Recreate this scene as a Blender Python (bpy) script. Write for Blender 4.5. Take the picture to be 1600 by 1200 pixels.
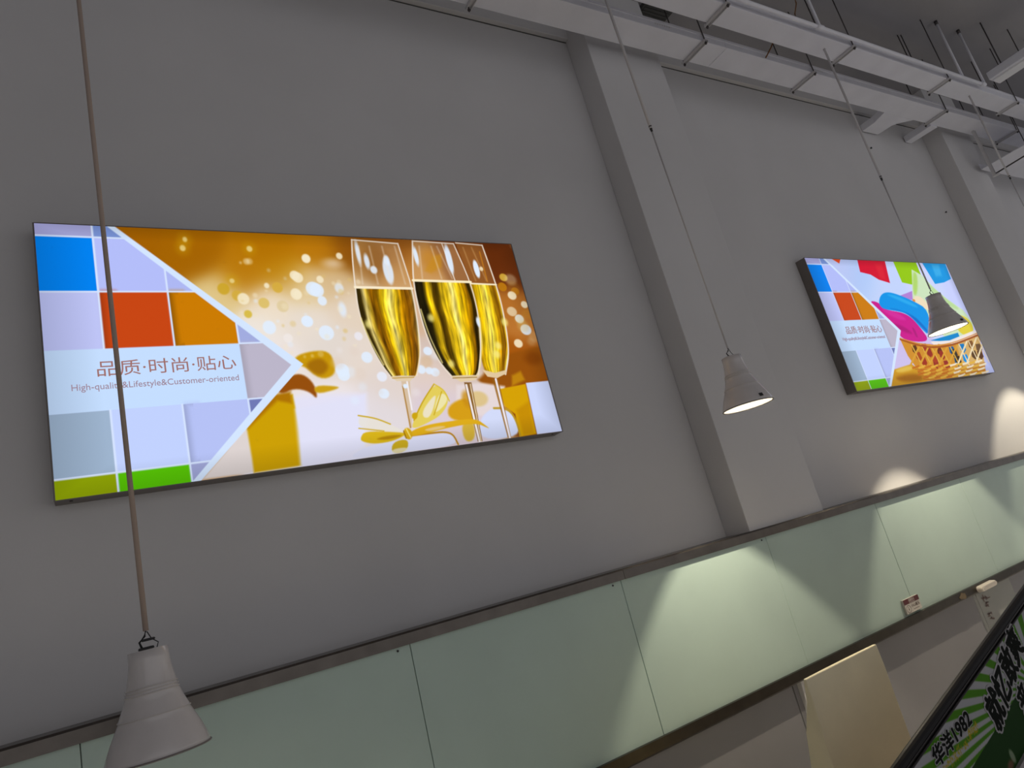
import bpy, bmesh, math, random
import numpy as np
from mathutils import Matrix, Vector

for o in list(bpy.data.objects):
    bpy.data.objects.remove(o)
S = bpy.context.scene
COL = S.collection

# ---------------------------------------------------------------- camera
cam = bpy.data.cameras.new('camera'); cam_o = bpy.data.objects.new('camera', cam); COL.objects.link(cam_o)
cam.sensor_fit = 'HORIZONTAL'; cam.sensor_width = 36.0; cam.lens = 1073.472 / 1600 * 36.0
cam.clip_start = 0.02; cam.clip_end = 200
RX = (0.838211, -0.487725, -0.243980); RY = (-0.072623, 0.343572, -0.936314); RZ = (0.540489, 0.802548, 0.252566)
cam_o.matrix_world = Matrix(((RX[0], -RY[0], -RZ[0], 0.06624), (RX[1], -RY[1], -RZ[1], -2.63643), (RX[2], -RY[2], -RZ[2], 1.70), (0, 0, 0, 1)))
S.camera = cam_o
# ---------------------------------------------------------------- light, exposure
W = bpy.data.worlds.new('world'); S.world = W; W.use_nodes = True
bg = W.node_tree.nodes['Background']; bg.inputs['Color'].default_value = (0.98, 0.97, 1.0, 1); bg.inputs['Strength'].default_value = 0.40
S.view_settings.view_transform = 'Standard'; S.view_settings.look = 'None'
S.view_settings.exposure = 0.0; S.view_settings.gamma = 1.0; S.view_settings.use_curve_mapping = False
LAMP_POWER = 54.0

# ---------------------------------------------------------------- helpers
def lin(c):
    c = c / 255.0
    return c / 12.92 if c <= 0.04045 else ((c + 0.055) / 1.055) ** 2.4
def rgb(r, g, b): return (lin(r), lin(g), lin(b), 1.0)

def mat(name, col, rough=0.6, metal=0.0, spec=0.5, noise=0.0, nscale=8.0, bump=0.0, bscale=60.0, coat=0.0, emis=None, estr=0.0, trans=0.0, alpha=1.0):
    m = bpy.data.materials.new(name); m.use_nodes = True
    nt = m.node_tree; b = nt.nodes['Principled BSDF']
    b.inputs['Base Color'].default_value = col; b.inputs['Roughness'].default_value = rough; b.inputs['Metallic'].default_value = metal
    b.inputs['Specular IOR Level'].default_value = spec; b.inputs['Coat Weight'].default_value = coat
    b.inputs['Transmission Weight'].default_value = trans; b.inputs['Alpha'].default_value = alpha
    if emis: b.inputs['Emission Color'].default_value = emis; b.inputs['Emission Strength'].default_value = estr
    if noise or bump:
        tc = nt.nodes.new('ShaderNodeTexCoord')
    if noise:
        n = nt.nodes.new('ShaderNodeTexNoise'); n.inputs['Scale'].default_value = nscale; n.inputs['Detail'].default_value = 5
        nt.links.new(tc.outputs['Object'], n.inputs['Vector'])
        r = nt.nodes.new('ShaderNodeMapRange'); r.inputs['From Min'].default_value = 0.3; r.inputs['From Max'].default_value = 0.7
        r.inputs['To Min'].default_value = 1 - noise; r.inputs['To Max'].default_value = 1 + noise
        nt.links.new(n.outputs['Fac'], r.inputs['Value'])
        mx = nt.nodes.new('ShaderNodeVectorMath'); mx.operation = 'SCALE'; mx.inputs[0].default_value = col[:3]
        nt.links.new(r.outputs['Result'], mx.inputs['Scale']); nt.links.new(mx.outputs['Vector'], b.inputs['Base Color'])
    if bump:
        n2 = nt.nodes.new('ShaderNodeTexNoise'); n2.inputs['Scale'].default_value = bscale; n2.inputs['Detail'].default_value = 4
        nt.links.new(tc.outputs['Object'], n2.inputs['Vector'])
        bp = nt.nodes.new('ShaderNodeBump'); bp.inputs['Strength'].default_value = bump; bp.inputs['Distance'].default_value = 0.004
        nt.links.new(n2.outputs['Fac'], bp.inputs['Height']); nt.links.new(bp.outputs['Normal'], b.inputs['Normal'])
    return m

def emit(name, col, strength=1.0):
    m = bpy.data.materials.new(name); m.use_nodes = True; nt = m.node_tree; nt.nodes.clear()
    e = nt.nodes.new('ShaderNodeEmission'); e.inputs['Color'].default_value = col; e.inputs['Strength'].default_value = strength
    o = nt.nodes.new('ShaderNodeOutputMaterial'); nt.links.new(e.outputs[0], o.inputs[0])
    return m

def vcol_mat(name, emission):
    m = bpy.data.materials.new(name); m.use_nodes = True; nt = m.node_tree
    b = nt.nodes['Principled BSDF']
    a = nt.nodes.new('ShaderNodeAttribute'); a.attribute_name = 'print'
    if emission:
        b.inputs['Base Color'].default_value = (0, 0, 0, 1); b.inputs['Roughness'].default_value = 0.4; b.inputs['Specular IOR Level'].default_value = 0.1
        nt.links.new(a.outputs['Color'], b.inputs['Emission Color']); b.inputs['Emission Strength'].default_value = 1.0
    else:
        nt.links.new(a.outputs['Color'], b.inputs['Base Color']); b.inputs['Roughness'].default_value = 0.6; b.inputs['Specular IOR Level'].default_value = 0.15
    return m

def link(name, me, m, parent=None, smooth=False):
    o = bpy.data.objects.new(name, me); COL.objects.link(o)
    if m is not None and not me.materials: me.materials.append(m)
    if parent: o.parent = parent
    if smooth:
        for p in me.polygons: p.use_smooth = True
    return o

def finish(bm, name):
    me = bpy.data.meshes.new(name); bmesh.ops.recalc_face_normals(bm, faces=bm.faces); bm.to_mesh(me); bm.free(); return me

def bm_box(bm, x0, x1, y0, y1, z0, z1, bev=0.0, seg=1):
    v = [bm.verts.new(q) for q in ((x0,y0,z0),(x1,y0,z0),(x1,y1,z0),(x0,y1,z0),(x0,y0,z1),(x1,y0,z1),(x1,y1,z1),(x0,y1,z1))]
    fs = [bm.faces.new([v[i] for i in f]) for f in ((3,2,1,0),(4,5,6,7),(0,1,5,4),(1,2,6,5),(2,3,7,6),(3,0,4,7))]
    if bev > 0:
        es = list({e for f in fs for e in f.edges})
        bmesh.ops.bevel(bm, geom=es, offset=bev, segments=seg, affect='EDGES', profile=0.5)

def box(name, x0, x1, y0, y1, z0, z1, m, parent=None, bev=0.0, seg=1):
    bm = bmesh.new(); bm_box(bm, x0, x1, y0, y1, z0, z1, bev, seg); return link(name, finish(bm, name), m, parent)

def prism(name, pts, axis, a0, a1, m, parent=None, bev=0.0):
    """polygon pts in the two other axes, extruded along axis"""
    bm = bmesh.new()
    def P(p, a): return {'x': (a, p[0], p[1]), 'y': (p[0], a, p[1]), 'z': (p[0], p[1], a)}[axis]
    A = [bm.verts.new(P(p, a0)) for p in pts]; B = [bm.verts.new(P(p, a1)) for p in pts]
    n = len(pts); bm.faces.new(A); bm.faces.new(B[::-1])
    for i in range(n): bm.faces.new((A[i], B[i], B[(i+1) % n], A[(i+1) % n]))
    if bev: bmesh.ops.bevel(bm, geom=list(bm.edges), offset=bev, segments=2, affect='EDGES', profile=0.5)
    return link(name, finish(bm, name), m, parent)

def tube_bm(bm, pts, r, n=10):
    pts = [Vector(p) for p in pts]; rings = []
    rr = r if isinstance(r, (list, tuple)) else [r] * len(pts)
    for i, p in enumerate(pts):
        d = (pts[min(i+1, len(pts)-1)] - pts[max(i-1, 0)]).normalized()
        up = Vector((0, 0, 1)) if abs(d.z) < 0.9 else Vector((1, 0, 0))
        a = d.cross(up).normalized(); b = d.cross(a).normalized()
        rings.append([bm.verts.new(p + (a * math.cos(t) + b * math.sin(t)) * rr[i]) for t in [2 * math.pi * k / n for k in range(n)]])
    for i in range(len(rings) - 1):
        for k in range(n): bm.faces.new((rings[i][k], rings[i][(k+1) % n], rings[i+1][(k+1) % n], rings[i+1][k]))
    bm.faces.new(rings[0][::-1]); bm.faces.new(rings[-1])

def tube(name, pts, r, m, parent=None, n=10):
    bm = bmesh.new(); tube_bm(bm, pts, r, n); return link(name, finish(bm, name), m, parent, True)

def lathe_mesh(name, prof, n=48, closed=False):
    bm = bmesh.new(); rings = []
    for r, z in prof: rings.append([bm.verts.new((r * math.cos(2*math.pi*k/n), r * math.sin(2*math.pi*k/n), z)) for k in range(n)])
    for i in range(len(rings) - 1):
        for k in range(n): bm.faces.new((rings[i][k], rings[i][(k+1) % n], rings[i+1][(k+1) % n], rings[i+1][k]))
    if closed:
        for k in range(n): bm.faces.new((rings[-1][k], rings[-1][(k+1) % n], rings[0][(k+1) % n], rings[0][k]))
    else:
        bm.faces.new(rings[0][::-1]); bm.faces.new(rings[-1])
    me = finish(bm, name)
    for p in me.polygons: p.use_smooth = True
    return me

def empty(name, loc, label=None, cat=None, group=None):
    o = bpy.data.objects.new(name, None); COL.objects.link(o); o.location = loc; o.empty_display_size = 0.1
    if label: tag(o, label, cat, group)
    return o
def tag(o, label, cat, group=None):
    o['label'] = label; o['category'] = cat
    if group: o['group'] = group
    return o
def struct(o, label=None):
    o['kind'] = 'structure'
    if label: o['label'] = label
    return o

def text_mesh(name, body, height, m, parent, mw, width=None, depth=0.0006, bold=0.0, shear=0.0, space=1.0, halo=()):
    """flat lettering, left edge / baseline at the origin of mw; height = em size; optional total width"""
    cu = bpy.data.curves.new(name, 'FONT'); cu.body = body; cu.size = height; cu.extrude = depth; cu.offset = bold; cu.shear = shear; cu.space_character = space
    cu.resolution_u = 3
    t = bpy.data.objects.new(name + '_curve', cu); COL.objects.link(t)
    dg = bpy.context.evaluated_depsgraph_get(); dg.update()
    me = bpy.data.meshes.new_from_object(t.evaluated_get(dg)); bpy.data.objects.remove(t); bpy.data.curves.remove(cu)
    me.name = name; me.materials.clear()
    if len(me.vertices):
        co = np.empty(len(me.vertices) * 3, np.float32); me.vertices.foreach_get('co', co); co = co.reshape(-1, 3)
        co[:, 0] -= co[:, 0].min()
        if width: co[:, 0] *= width / max(co[:, 0].max(), 1e-6)
        me.vertices.foreach_set('co', co.ravel())
        if halo:   # thickened strokes: shifted copies of the same glyphs in one mesh
            bm = bmesh.new()
            for k, (dx, dy) in enumerate(halo):
                m2 = me.copy(); m2.transform(Matrix.Translation((dx, dy, k * 2e-5))); bm.from_mesh(m2); bpy.data.meshes.remove(m2)
            bm.to_mesh(me); bm.free()
        me.transform(mw); me.update()
    return link(name, me, m, parent)

# ---------------------------------------------------------------- numpy print painter (flat prints only)
def chaikin(p, closed, n=2):
    for _ in range(n):
        o = []; m = len(p)
        for i in range(m if closed else m - 1):
            a, b = p[i], p[(i + 1) % m]
            o += [(a[0] * .75 + b[0] * .25, a[1] * .75 + b[1] * .25), (a[0] * .25 + b[0] * .75, a[1] * .25 + b[1] * .75)]
        p = o if closed else [p[0]] + o[1:-1] + [p[-1]] if m > 2 else p
    return p
class Canvas:
    def __init__(s, w, h, nx, ny):
        s.w, s.h, s.nx, s.ny = w, h, nx, ny
        s.u, s.v = np.meshgrid(np.linspace(0, w, nx), np.linspace(0, h, ny))
        s.c = np.zeros((ny, nx, 3)); s.px = w / (nx - 1)
    def field(s, pts, sig):
        acc = np.zeros_like(s.c); ws = np.zeros(s.u.shape)
        for u, v, r, g, b in pts:
            k = np.exp(-((s.u - u) ** 2 + (s.v - v) ** 2) / (2 * sig * sig)) + 1e-9
            acc += k[..., None] * np.array([r, g, b]); ws += k
        s.c = acc / ws[..., None]
    def blend(s, sl, mask, col):
        m = mask[..., None]; s.c[sl] = s.c[sl] * (1 - m) + m * np.array(col, float)
    def win(s, u0, u1, v0, v1, pad):
        i0 = max(int((u0 - pad) / s.px), 0); i1 = min(int((u1 + pad) / s.px) + 2, s.nx)
        j0 = max(int((v0 - pad) / s.px), 0); j1 = min(int((v1 + pad) / s.px) + 2, s.ny)
        return (slice(j0, max(j1, j0)), slice(i0, max(i1, i0)))
    def sdf(s, sl, pts):
        U, V = s.u[sl], s.v[sl]; ins = np.zeros(U.shape, bool); d = np.full(U.shape, 9.0)
        n = len(pts)
        for i in range(n):
            ax, ay = pts[i]; bx, by = pts[(i + 1) % n]; ex, ey = bx - ax, by - ay
            t = np.clip(((U - ax) * ex + (V - ay) * ey) / max(ex * ex + ey * ey, 1e-12), 0, 1)
            d = np.minimum(d, np.hypot(U - ax - t * ex, V - ay - t * ey))
            if ay != by:
                cr = (V < ay) != (V < by); xs = ax + (V - ay) * ex / ey; ins ^= cr & (U < xs)
        return np.where(ins, -d, d)
    def soft(s, d, blur):
        b = max(blur, s.px * 0.6); x = np.clip(0.5 - d / (2 * b), 0, 1); return x * x * (3 - 2 * x)
    def poly(s, pts, col, blur=0.0, a=1.0):
        us = [q[0] for q in pts]; vs = [q[1] for q in pts]; sl = s.win(min(us), max(us), min(vs), max(vs), blur + 2 * s.px)
        if s.u[sl].size: s.blend(sl, s.soft(s.sdf(sl, pts), blur) * a, col)
    def disc(s, u, v, ru, rv, col, blur, a):
        sl = s.win(u - ru, u + ru, v - rv, v + rv, blur + 2 * s.px)
        if not s.u[sl].size: return
        q = np.hypot((s.u[sl] - u) / ru, (s.v[sl] - v) / rv); s.blend(sl, s.soft((q - 1) * min(ru, rv), blur) * a, col)
    def line(s, pts, wd, col, blur=0.0, a=1.0):
        us = [q[0] for q in pts]; vs = [q[1] for q in pts]; sl = s.win(min(us), max(us), min(vs), max(vs), wd + blur + 2 * s.px)
        if not s.u[sl].size: return
        U, V = s.u[sl], s.v[sl]; d = np.full(U.shape, 9.0)
        for (ax, ay), (bx, by) in zip(pts[:-1], pts[1:]):
            ex, ey = bx - ax, by - ay; t = np.clip(((U - ax) * ex + (V - ay) * ey) / max(ex * ex + ey * ey, 1e-12), 0, 1)
            d = np.minimum(d, np.hypot(U - ax - t * ex, V - ay - t * ey))
        s.blend(sl, s.soft(d - wd / 2, blur) * a, col)
    def glass(s, bands, seed, L, R):
        pts = L + R[::-1]; us = [q[0] for q in pts]; vs = [q[1] for q in pts]; sl = s.win(min(us), max(us), min(vs), max(vs), 2 * s.px)
        U, V = s.u[sl], s.v[sl]; m = s.soft(s.sdf(sl, pts), 0.002)
        lv = sorted((q[1], q[0]) for q in L); rv = sorted((q[1], q[0]) for q in R)
        lu = np.interp(V, [q[0] for q in lv], [q[1] for q in lv]); ru = np.interp(V, [q[0] for q in rv], [q[1] for q in rv])
        rng = np.random.RandomState(seed); f = (U - lu) / np.maximum(ru - lu, 1e-4)
        for k in range(5):
            f = f + 0.007 * np.sin(V * rng.uniform(8, 45) + f * rng.uniform(3, 12) + rng.uniform(0, 6))
        f = np.clip(f, 0, 1); xs = [b[0] for b in bands]
        col = np.stack([np.interp(f, xs, [b[1][i] for b in bands]) for i in range(3)], -1)
        gv = (V.max() - V) / (V.max() - V.min()); br = np.ones(f.shape)
        for nf, nv, am in ((34, 5, 0.30), (70, 9, 0.18), (14, 14, 0.14)):
            g = rng.rand(nv + 2, nf + 2); x = f * nf; y = np.clip(gv + 0.05 * np.sin(f * 20), 0, 1) * nv
            xi = x.astype(int); yi = y.astype(int); xf = x - xi; yf = y - yi
            nse = (g[yi, xi] * (1 - xf) + g[yi, xi + 1] * xf) * (1 - yf) + (g[yi + 1, xi] * (1 - xf) + g[yi + 1, xi + 1] * xf) * yf
            br += am * (nse - 0.5) * 2
        col = np.clip(col * br[..., None], 0, 255)
        s.c[sl] = s.c[sl] * (1 - m[..., None]) + col * m[..., None]
    def run(s, art):
        for q in art:
            if q[0] == 'p': s.poly(q[4], q[1], q[2], q[3])
            elif q[0] == 's': s.poly(chaikin(q[4], True), q[1], q[2], q[3])
            elif q[0] == 'd': s.disc(*q[4], q[1], q[2], q[3])
            elif q[0] == 'l': s.line(chaikin(q[5], False), q[4], q[1], q[2], q[3])
            elif q[0] == 'g': s.glass(q[1], q[2], chaikin(q[3], False), chaikin(q[4], False))
    def mesh(s, name, gain=1.0):
        c = np.clip(s.c / 255.0, 0, 1); c = np.where(c <= 0.04045, c / 12.92, ((c + 0.055) / 1.055) ** 2.4) * gain
        n = s.nx * s.ny; co = np.zeros((n, 3), np.float32); co[:, 0] = s.u.ravel(); co[:, 2] = s.v.ravel()
        idx = np.arange(n).reshape(s.ny, s.nx)
        q = np.stack([idx[:-1, :-1], idx[:-1, 1:], idx[1:, 1:], idx[1:, :-1]], -1).reshape(-1, 4)
        me = bpy.data.meshes.new(name); me.vertices.add(n); me.vertices.foreach_set('co', co.ravel())
        me.loops.add(q.size); me.loops.foreach_set('vertex_index', q.ravel().astype(np.int32))
        me.polygons.add(len(q)); me.polygons.foreach_set('loop_start', np.arange(0, q.size, 4, dtype=np.int32)); me.polygons.foreach_set('loop_total', np.full(len(q), 4, np.int32))
        me.update(calc_edges=True)
        at = me.color_attributes.new('print', 'FLOAT_COLOR', 'POINT')
        rgba = np.ones((n, 4), np.float32); rgba[:, :3] = c.reshape(-1, 3); at.data.foreach_set('color', rgba.ravel())
        return me

# ---------------------------------------------------------------- materials
M = {
 'wall': mat('wall_paint', (0.665, 0.655, 0.66, 1), 0.9, noise=0.03, nscale=1.7, bump=0.05, bscale=90, spec=0.2),
 'ceiling': mat('ceiling_paint', (0.36, 0.35, 0.36, 1), 0.95, noise=0.06, nscale=1.2, spec=0.1),
 'floor': mat('floor_tile', (0.78, 0.77, 0.76, 1), 0.45, noise=0.05, nscale=3),
 'white_metal': mat('white_painted_metal', (0.80, 0.80, 0.86, 1), 0.55, noise=0.04, nscale=4),
 'rod': mat('dark_steel_rod', (0.10, 0.09, 0.09, 1), 0.5, metal=0.7),
 'bar': mat('painted_bar', (0.60, 0.585, 0.59, 1), 0.5),
 'rust': mat('rusty_wire', (0.22, 0.10, 0.03, 1), 0.8),
 'dark_infill': mat('dark_infill_grey', (0.09, 0.09, 0.085, 1), 0.8),
 'trim': mat('brown_brushed_metal', (0.155, 0.138, 0.122, 1), 0.34, metal=1.0, noise=0.12, nscale=14),
 'trim_low': mat('dark_brown_metal', (0.075, 0.065, 0.054, 1), 0.36, metal=1.0, noise=0.12, nscale=14),
 'glass': mat('pale_green_backed_glass', (0.49, 0.615, 0.56, 1), 0.32, spec=0.25, noise=0.04, nscale=2.5),
 'gap': mat('dark_gap', (0.26, 0.29, 0.27, 1), 0.9),
 'low_wall': mat('grey_lower_panel', (0.25, 0.245, 0.265, 1), 0.6, noise=0.05, nscale=2),
 'housing': mat('dark_bronze_housing', (0.20, 0.178, 0.165, 1), 0.45, metal=0.3, noise=0.05, nscale=5),
 'shade': mat('white_enamel_shade', (0.70, 0.66, 0.645, 1), 0.17, noise=0.05, nscale=9, coat=0.3),
 'rim': mat('shade_rim', (0.20, 0.18, 0.17, 1), 0.4),
 'inner': mat('darkened_reflector', (0.08, 0.079, 0.075, 1), 0.5),  # darkened far below white so bounced light does not wash out the pools
 'groove': mat('pale_groove', (0.66, 0.62, 0.58, 1), 0.35),
 'cord': mat('tan_cord', (0.46, 0.36, 0.30, 1), 0.7),
 'cord_grey': mat('grey_cord', (0.62, 0.60, 0.60, 1), 0.7),
 'black': mat('black_clip', (0.02, 0.02, 0.02, 1), 0.5),
 'bulb': mat('bulb_glass', (0.9, 0.9, 0.9, 1), 0.4, emis=(1.0, 0.93, 0.80, 1), estr=14.0),
 'print': vcol_mat('backlit_print', True),
 'ad': vcol_mat('advert_print', False),
 'ink': emit('backlit_brown_ink', rgb(160, 112, 108)),
 'ink2': emit('backlit_mauve_ink', rgb(158, 132, 148)),
 'cream': mat('cream_leatherette', (0.87, 0.78, 0.54, 1), 0.5, noise=0.05, nscale=6, bump=0.08, bscale=200),
 'leg': mat('dark_wood_leg', (0.10, 0.07, 0.05, 1), 0.5),
 'rubber': mat('black_rubber', (0.010, 0.009, 0.010, 1), 0.5, spec=0.2),
 'steel': mat('dark_steel_track', (0.05, 0.045, 0.045, 1), 0.35, metal=0.6),
 'clad': mat('pale_cladding', (0.36, 0.33, 0.34, 1), 0.5, noise=0.04, nscale=3),
 'ad_black': mat('black_ink', (0.008, 0.010, 0.008, 1), 0.8, spec=0.1),
 'ad_white': mat('white_ink', (0.40, 0.39, 0.40, 1), 0.7, spec=0.2),
 'ad_gold': mat('gold_ink', (0.42, 0.34, 0.02, 1), 0.4),
 'maroon': mat('maroon_ink', (0.10, 0.008, 0.010, 1), 0.4),
 'plate': mat('white_plate', (0.62, 0.58, 0.53, 1), 0.45),
 'plate_ink': mat('brown_plate_ink', (0.15, 0.10, 0.08, 1), 0.5),
 'plastic': mat('off_white_plastic', (0.66, 0.60, 0.54, 1), 0.35),
 'tape': mat('tan_tape', (0.16, 0.115, 0.065, 1), 0.7),
 'sheet': mat('clear_sheet', (0.75, 0.78, 0.72, 1), 0.25, alpha=0.16),
 'faded': mat('faded_red_ink', (0.20, 0.135, 0.13, 1), 0.7),
}

# ---------------------------------------------------------------- setting
FZ, CZ = 0.25, 5.15
XL, XR, YF = -3.2, 12.0, -7.0
struct(box('floor', XL, XR, YF, 0.2, FZ - 0.1, FZ, M['floor']))
struct(box('ceiling', XL, XR, YF, 0.2, CZ, CZ + 0.1, M['ceiling']))
wall = struct(box('wall_back', XL, XR, 0.0, 0.2, FZ, CZ, M['wall']))
struct(box('wall_left_added', XL - 0.15, XL, YF, 0.2, FZ, CZ, M['wall']))  # unseen wall, added so the ambient light comes mostly from the right
for x, z in ((6.209, 4.434), (7.072, 3.842)):
    bm = bmesh.new(); tube_bm(bm, [(x, 0.0, z), (x, -0.012, z)], [0.004, 0.010], 8); link('nail', finish(bm, 'nail'), M['black'], wall)
struct(box('ceiling_beam', XL, XR, -0.035, 0.0, 4.80, CZ, M['wall'], None, 0.002))
box('joint_gap', XL + 0.01, XR - 0.01, -0.004, 0.0, 4.7945, 4.7995, M['dark_infill'], wall)
for n, (x0, x1) in enumerate(((2.915, 3.545), (7.31, 7.93))):
    struct(box('wall_pilaster', x0, x1, -0.165, 0.0, FZ, CZ, M['wall'], None, 0.004, 2))
struct(box('baseboard_back', XL, XR, -0.15, -0.135, FZ, FZ + 0.09, M['trim_low']))

# wainscot: carcass, metal trims, green glass panels on a one metre grid, grey panels below
wains = struct(box('wall_wainscot', XL, XR, -0.158, -0.001, 0.88, 1.560, M['gap']))
struct(box('wall_lower', XL, XR, -0.128, -0.001, FZ, 0.88, M['gap']))
low = bpy.data.objects['wall_lower']
xs = [-3.18, -1.985, -0.985, 0.019, 1.019, 2.019, 3.006, 4.022, 5.05, 6.05, 7.05, 8.05, 9.05, 10.05, 11.05, 11.98]
for a, b in zip(xs[:-1], xs[1:]):
    box('glass_panel', a + 0.0013, b - 0.0013, -0.170, -0.158, 0.905, 1.546, M['glass'], wains, 0.0012)
for a, b in zip([-3.18, -0.9, 1.0, 2.88, 4.74, 6.6, 8.5, 10.4], [-0.9, 1.0, 2.88, 4.74, 6.6, 8.5, 10.4, 11.98]):
    box('lower_panel', a + 0.003, b - 0.003, -0.140, -0.128, FZ, 0.872, M['low_wall'], low, 0.0015)
t1 = [-3.2, 2.035, 7.2, 12.0]
for a, b in zip(t1[:-1], t1[1:]):
    prism('trim_1', [(-0.185, 1.540), (-0.185, 1.578), (-0.180, 1.585), (-0.001, 1.585), (-0.001, 1.560), (-0.158, 1.560), (-0.170, 1.540)], 'x', a + 0.001, b - 0.001, M['trim'])['kind'] = 'structure'
struct(prism('trim_2', [(-0.188, 0.866), (-0.188, 0.908), (-0.170, 0.908), (-0.158, 0.885), (-0.140, 0.868), (-0.140, 0.858), (-0.180, 0.858)], 'x', XL, XR, M['trim_low']))
for x in (1.0, 2.0, 3.0):   # small dark fixing studs at the panel heads
    bm = bmesh.new(); tube_bm(bm, [(x - 0.03, -0.169, 1.528), (x - 0.03, -0.173, 1.528)], 0.004, 8); link('panel_stud', finish(bm, 'panel_stud'), M['black'], wains)

# ---------------------------------------------------------------- overhead trunking
def hanger(x, y0, y1, z, label):
    e = empty('trapeze_hanger', (x, (y0 + y1) / 2, z), label, 'hanger', 'trapeze hangers under the trunking')
    yc = (y0 + y1) / 2; h = (y1 - y0) / 2
    bm = bmesh.new(); bm_box(bm, -0.016, 0.016, -h - 0.02, h + 0.02, -0.003, 0.0); bm_box(bm, -0.016, -0.012, -h - 0.02, h + 0.02, -0.016, -0.003); bm_box(bm, 0.012, 0.016, -h - 0.02, h + 0.02, -0.016, -0.003)
    link('crossbar', finish(bm, 'crossbar'), M['bar'], e)
    for s in (-1, 1):
        r = tube('threaded_rod', [(0, s * (h + 0.010), -0.03), (0, s * (h + 0.010), CZ - z)], 0.0042, M['rod'], e, 8)
        bm = bmesh.new(); bmesh.ops.create_cone(bm, cap_ends=True, segments=6, radius1=0.009, radius2=0.009, depth=0.008, matrix=Matrix.Translation((0, s * (h + 0.010), -0.020)))
        link('nut', finish(bm, 'nut'), M['rod'], r)
def trunking(name, x0, x1, y0, y1, z0, z1, joints, label):
    e = empty(name, (x0, (y0 + y1) / 2, z0), label, 'cable trunking')
    ed = [x0] + joints + [x1]; yc = (y0 + y1) / 2
    for a, b in zip(ed[:-1], ed[1:]):
        s = box('trunking_section', a - x0 + 0.0015, b - x0 - 0.0015, y0 - yc, y1 - yc, 0, z1 - z0, M['white_metal'], e, 0.002)
        box('cover_lip', a - x0 + 0.0015, b - x0 - 0.0015, y0 - yc - 0.004, y1 - yc + 0.004, z1 - z0 - 0.018, z1 - z0 + 0.003, M['white_metal'], s, 0.001)
    return e
d1 = trunking('cable_trunking', -1.5, 11.5, -0.432, -0.255, 4.600, 4.665, [0.9, 3.9, 6.83, 8.3, 10.0], 'white cable trunking running close along the wall above the pilasters')
d2 = trunking('cable_trunking', -1.5, 11.5, -0.738, -0.588, 4.560, 4.630, [1.6, 4.9, 7.46, 9.0], 'white cable trunking farther from the wall that the lamp cords hang from')
prism('tee_branch', [(6.12 + 1.5, 0.0885), (6.60 + 1.5, 0.0885), (6.47 + 1.5, 0.16), (6.43 + 1.5, 0.20), (6.42 + 1.5, 0.33), (6.17 + 1.5, 0.33), (6.17 + 1.5, 0.21)], 'z', 0.0, 0.06, M['white_metal'], d1, 0.0015)
prism('side_branch', [(6.90 + 1.5, 0.0885), (7.02 + 1.5, 0.0885), (7.00 + 1.5, 0.335), (6.90 + 1.5, 0.335)], 'z', -0.012, 0.05, M['white_metal'], d1, 0.0015)
for x in (3.25, 4.86):   # faint maker's print on the trunking side, too small to read
    bm = bmesh.new()
    for k in range(7): bm_box(bm, x + 1.5 + k * 0.020, x + 1.5 + k * 0.020 + 0.012, -0.0895, -0.0886, 0.030, 0.040)
    link('printed_mark', finish(bm, 'printed_mark'), M['bar'], d1)
for x, lb in ((2.02, 'trapeze hanger on wall-side trunking, left of the first pilaster'), (3.675, 'trapeze hanger on wall-side trunking, just right of the first pilaster'), (4.85, 'trapeze hanger on wall-side trunking, between the first pilaster and the tee branch'), (6.82, 'trapeze hanger on wall-side trunking, just right of the tee branch'), (8.25, 'trapeze hanger on wall-side trunking, rightmost one')):
    hanger(x, -0.432, -0.255, 4.598, lb)
for x, lb in ((3.53, 'trapeze hanger on outer trunking, leftmost in view at the top'), (4.86, 'trapeze hanger on outer trunking, second from the left'), (6.215, 'trapeze hanger on outer trunking, beside the tall suspension tubes'), (7.47, 'trapeze hanger on outer trunking, rightmost one')):
    hanger(x, -0.738, -0.588, 4.558, lb)
# round suspended rail with tubes to the ceiling
e = empty('suspension_rail', (2.0, -0.782, 4.575), 'thin round white rail running along the outer cable trunking', 'rail')
tube('pipe', [(-1.5, 0, 0), (4.78, 0, 0)], 0.0135, M['white_metal'], e, 14)
for x in (2.42, 4.74):
    tube('coupling', [(x - 0.035, 0, 0), (x + 0.035, 0, 0)], 0.018, M['white_metal'], e, 14)
for x, y, lb in ((4.43, -0.782, 'white vertical suspension tube rising from the rail, leftmost of three'), (6.40, -0.782, 'white vertical suspension tube rising from the rail, middle of three'), (6.78, -0.785, 'white vertical suspension tube at the end of the rail, rightmost of three')):
    e = empty('suspension_tube', (x, y, 4.588), lb, 'tube', 'suspension tubes of the rail')
    tube('tube', [(0, 0, 0), (0, 0, CZ - 4.588 - 0.03)], 0.010, M['white_metal'], e, 12)
    tube('ceiling_cup', [(0, 0, CZ - 4.588 - 0.035), (0, 0, CZ - 4.588)], 0.014, M['rod'], e, 12)
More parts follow.
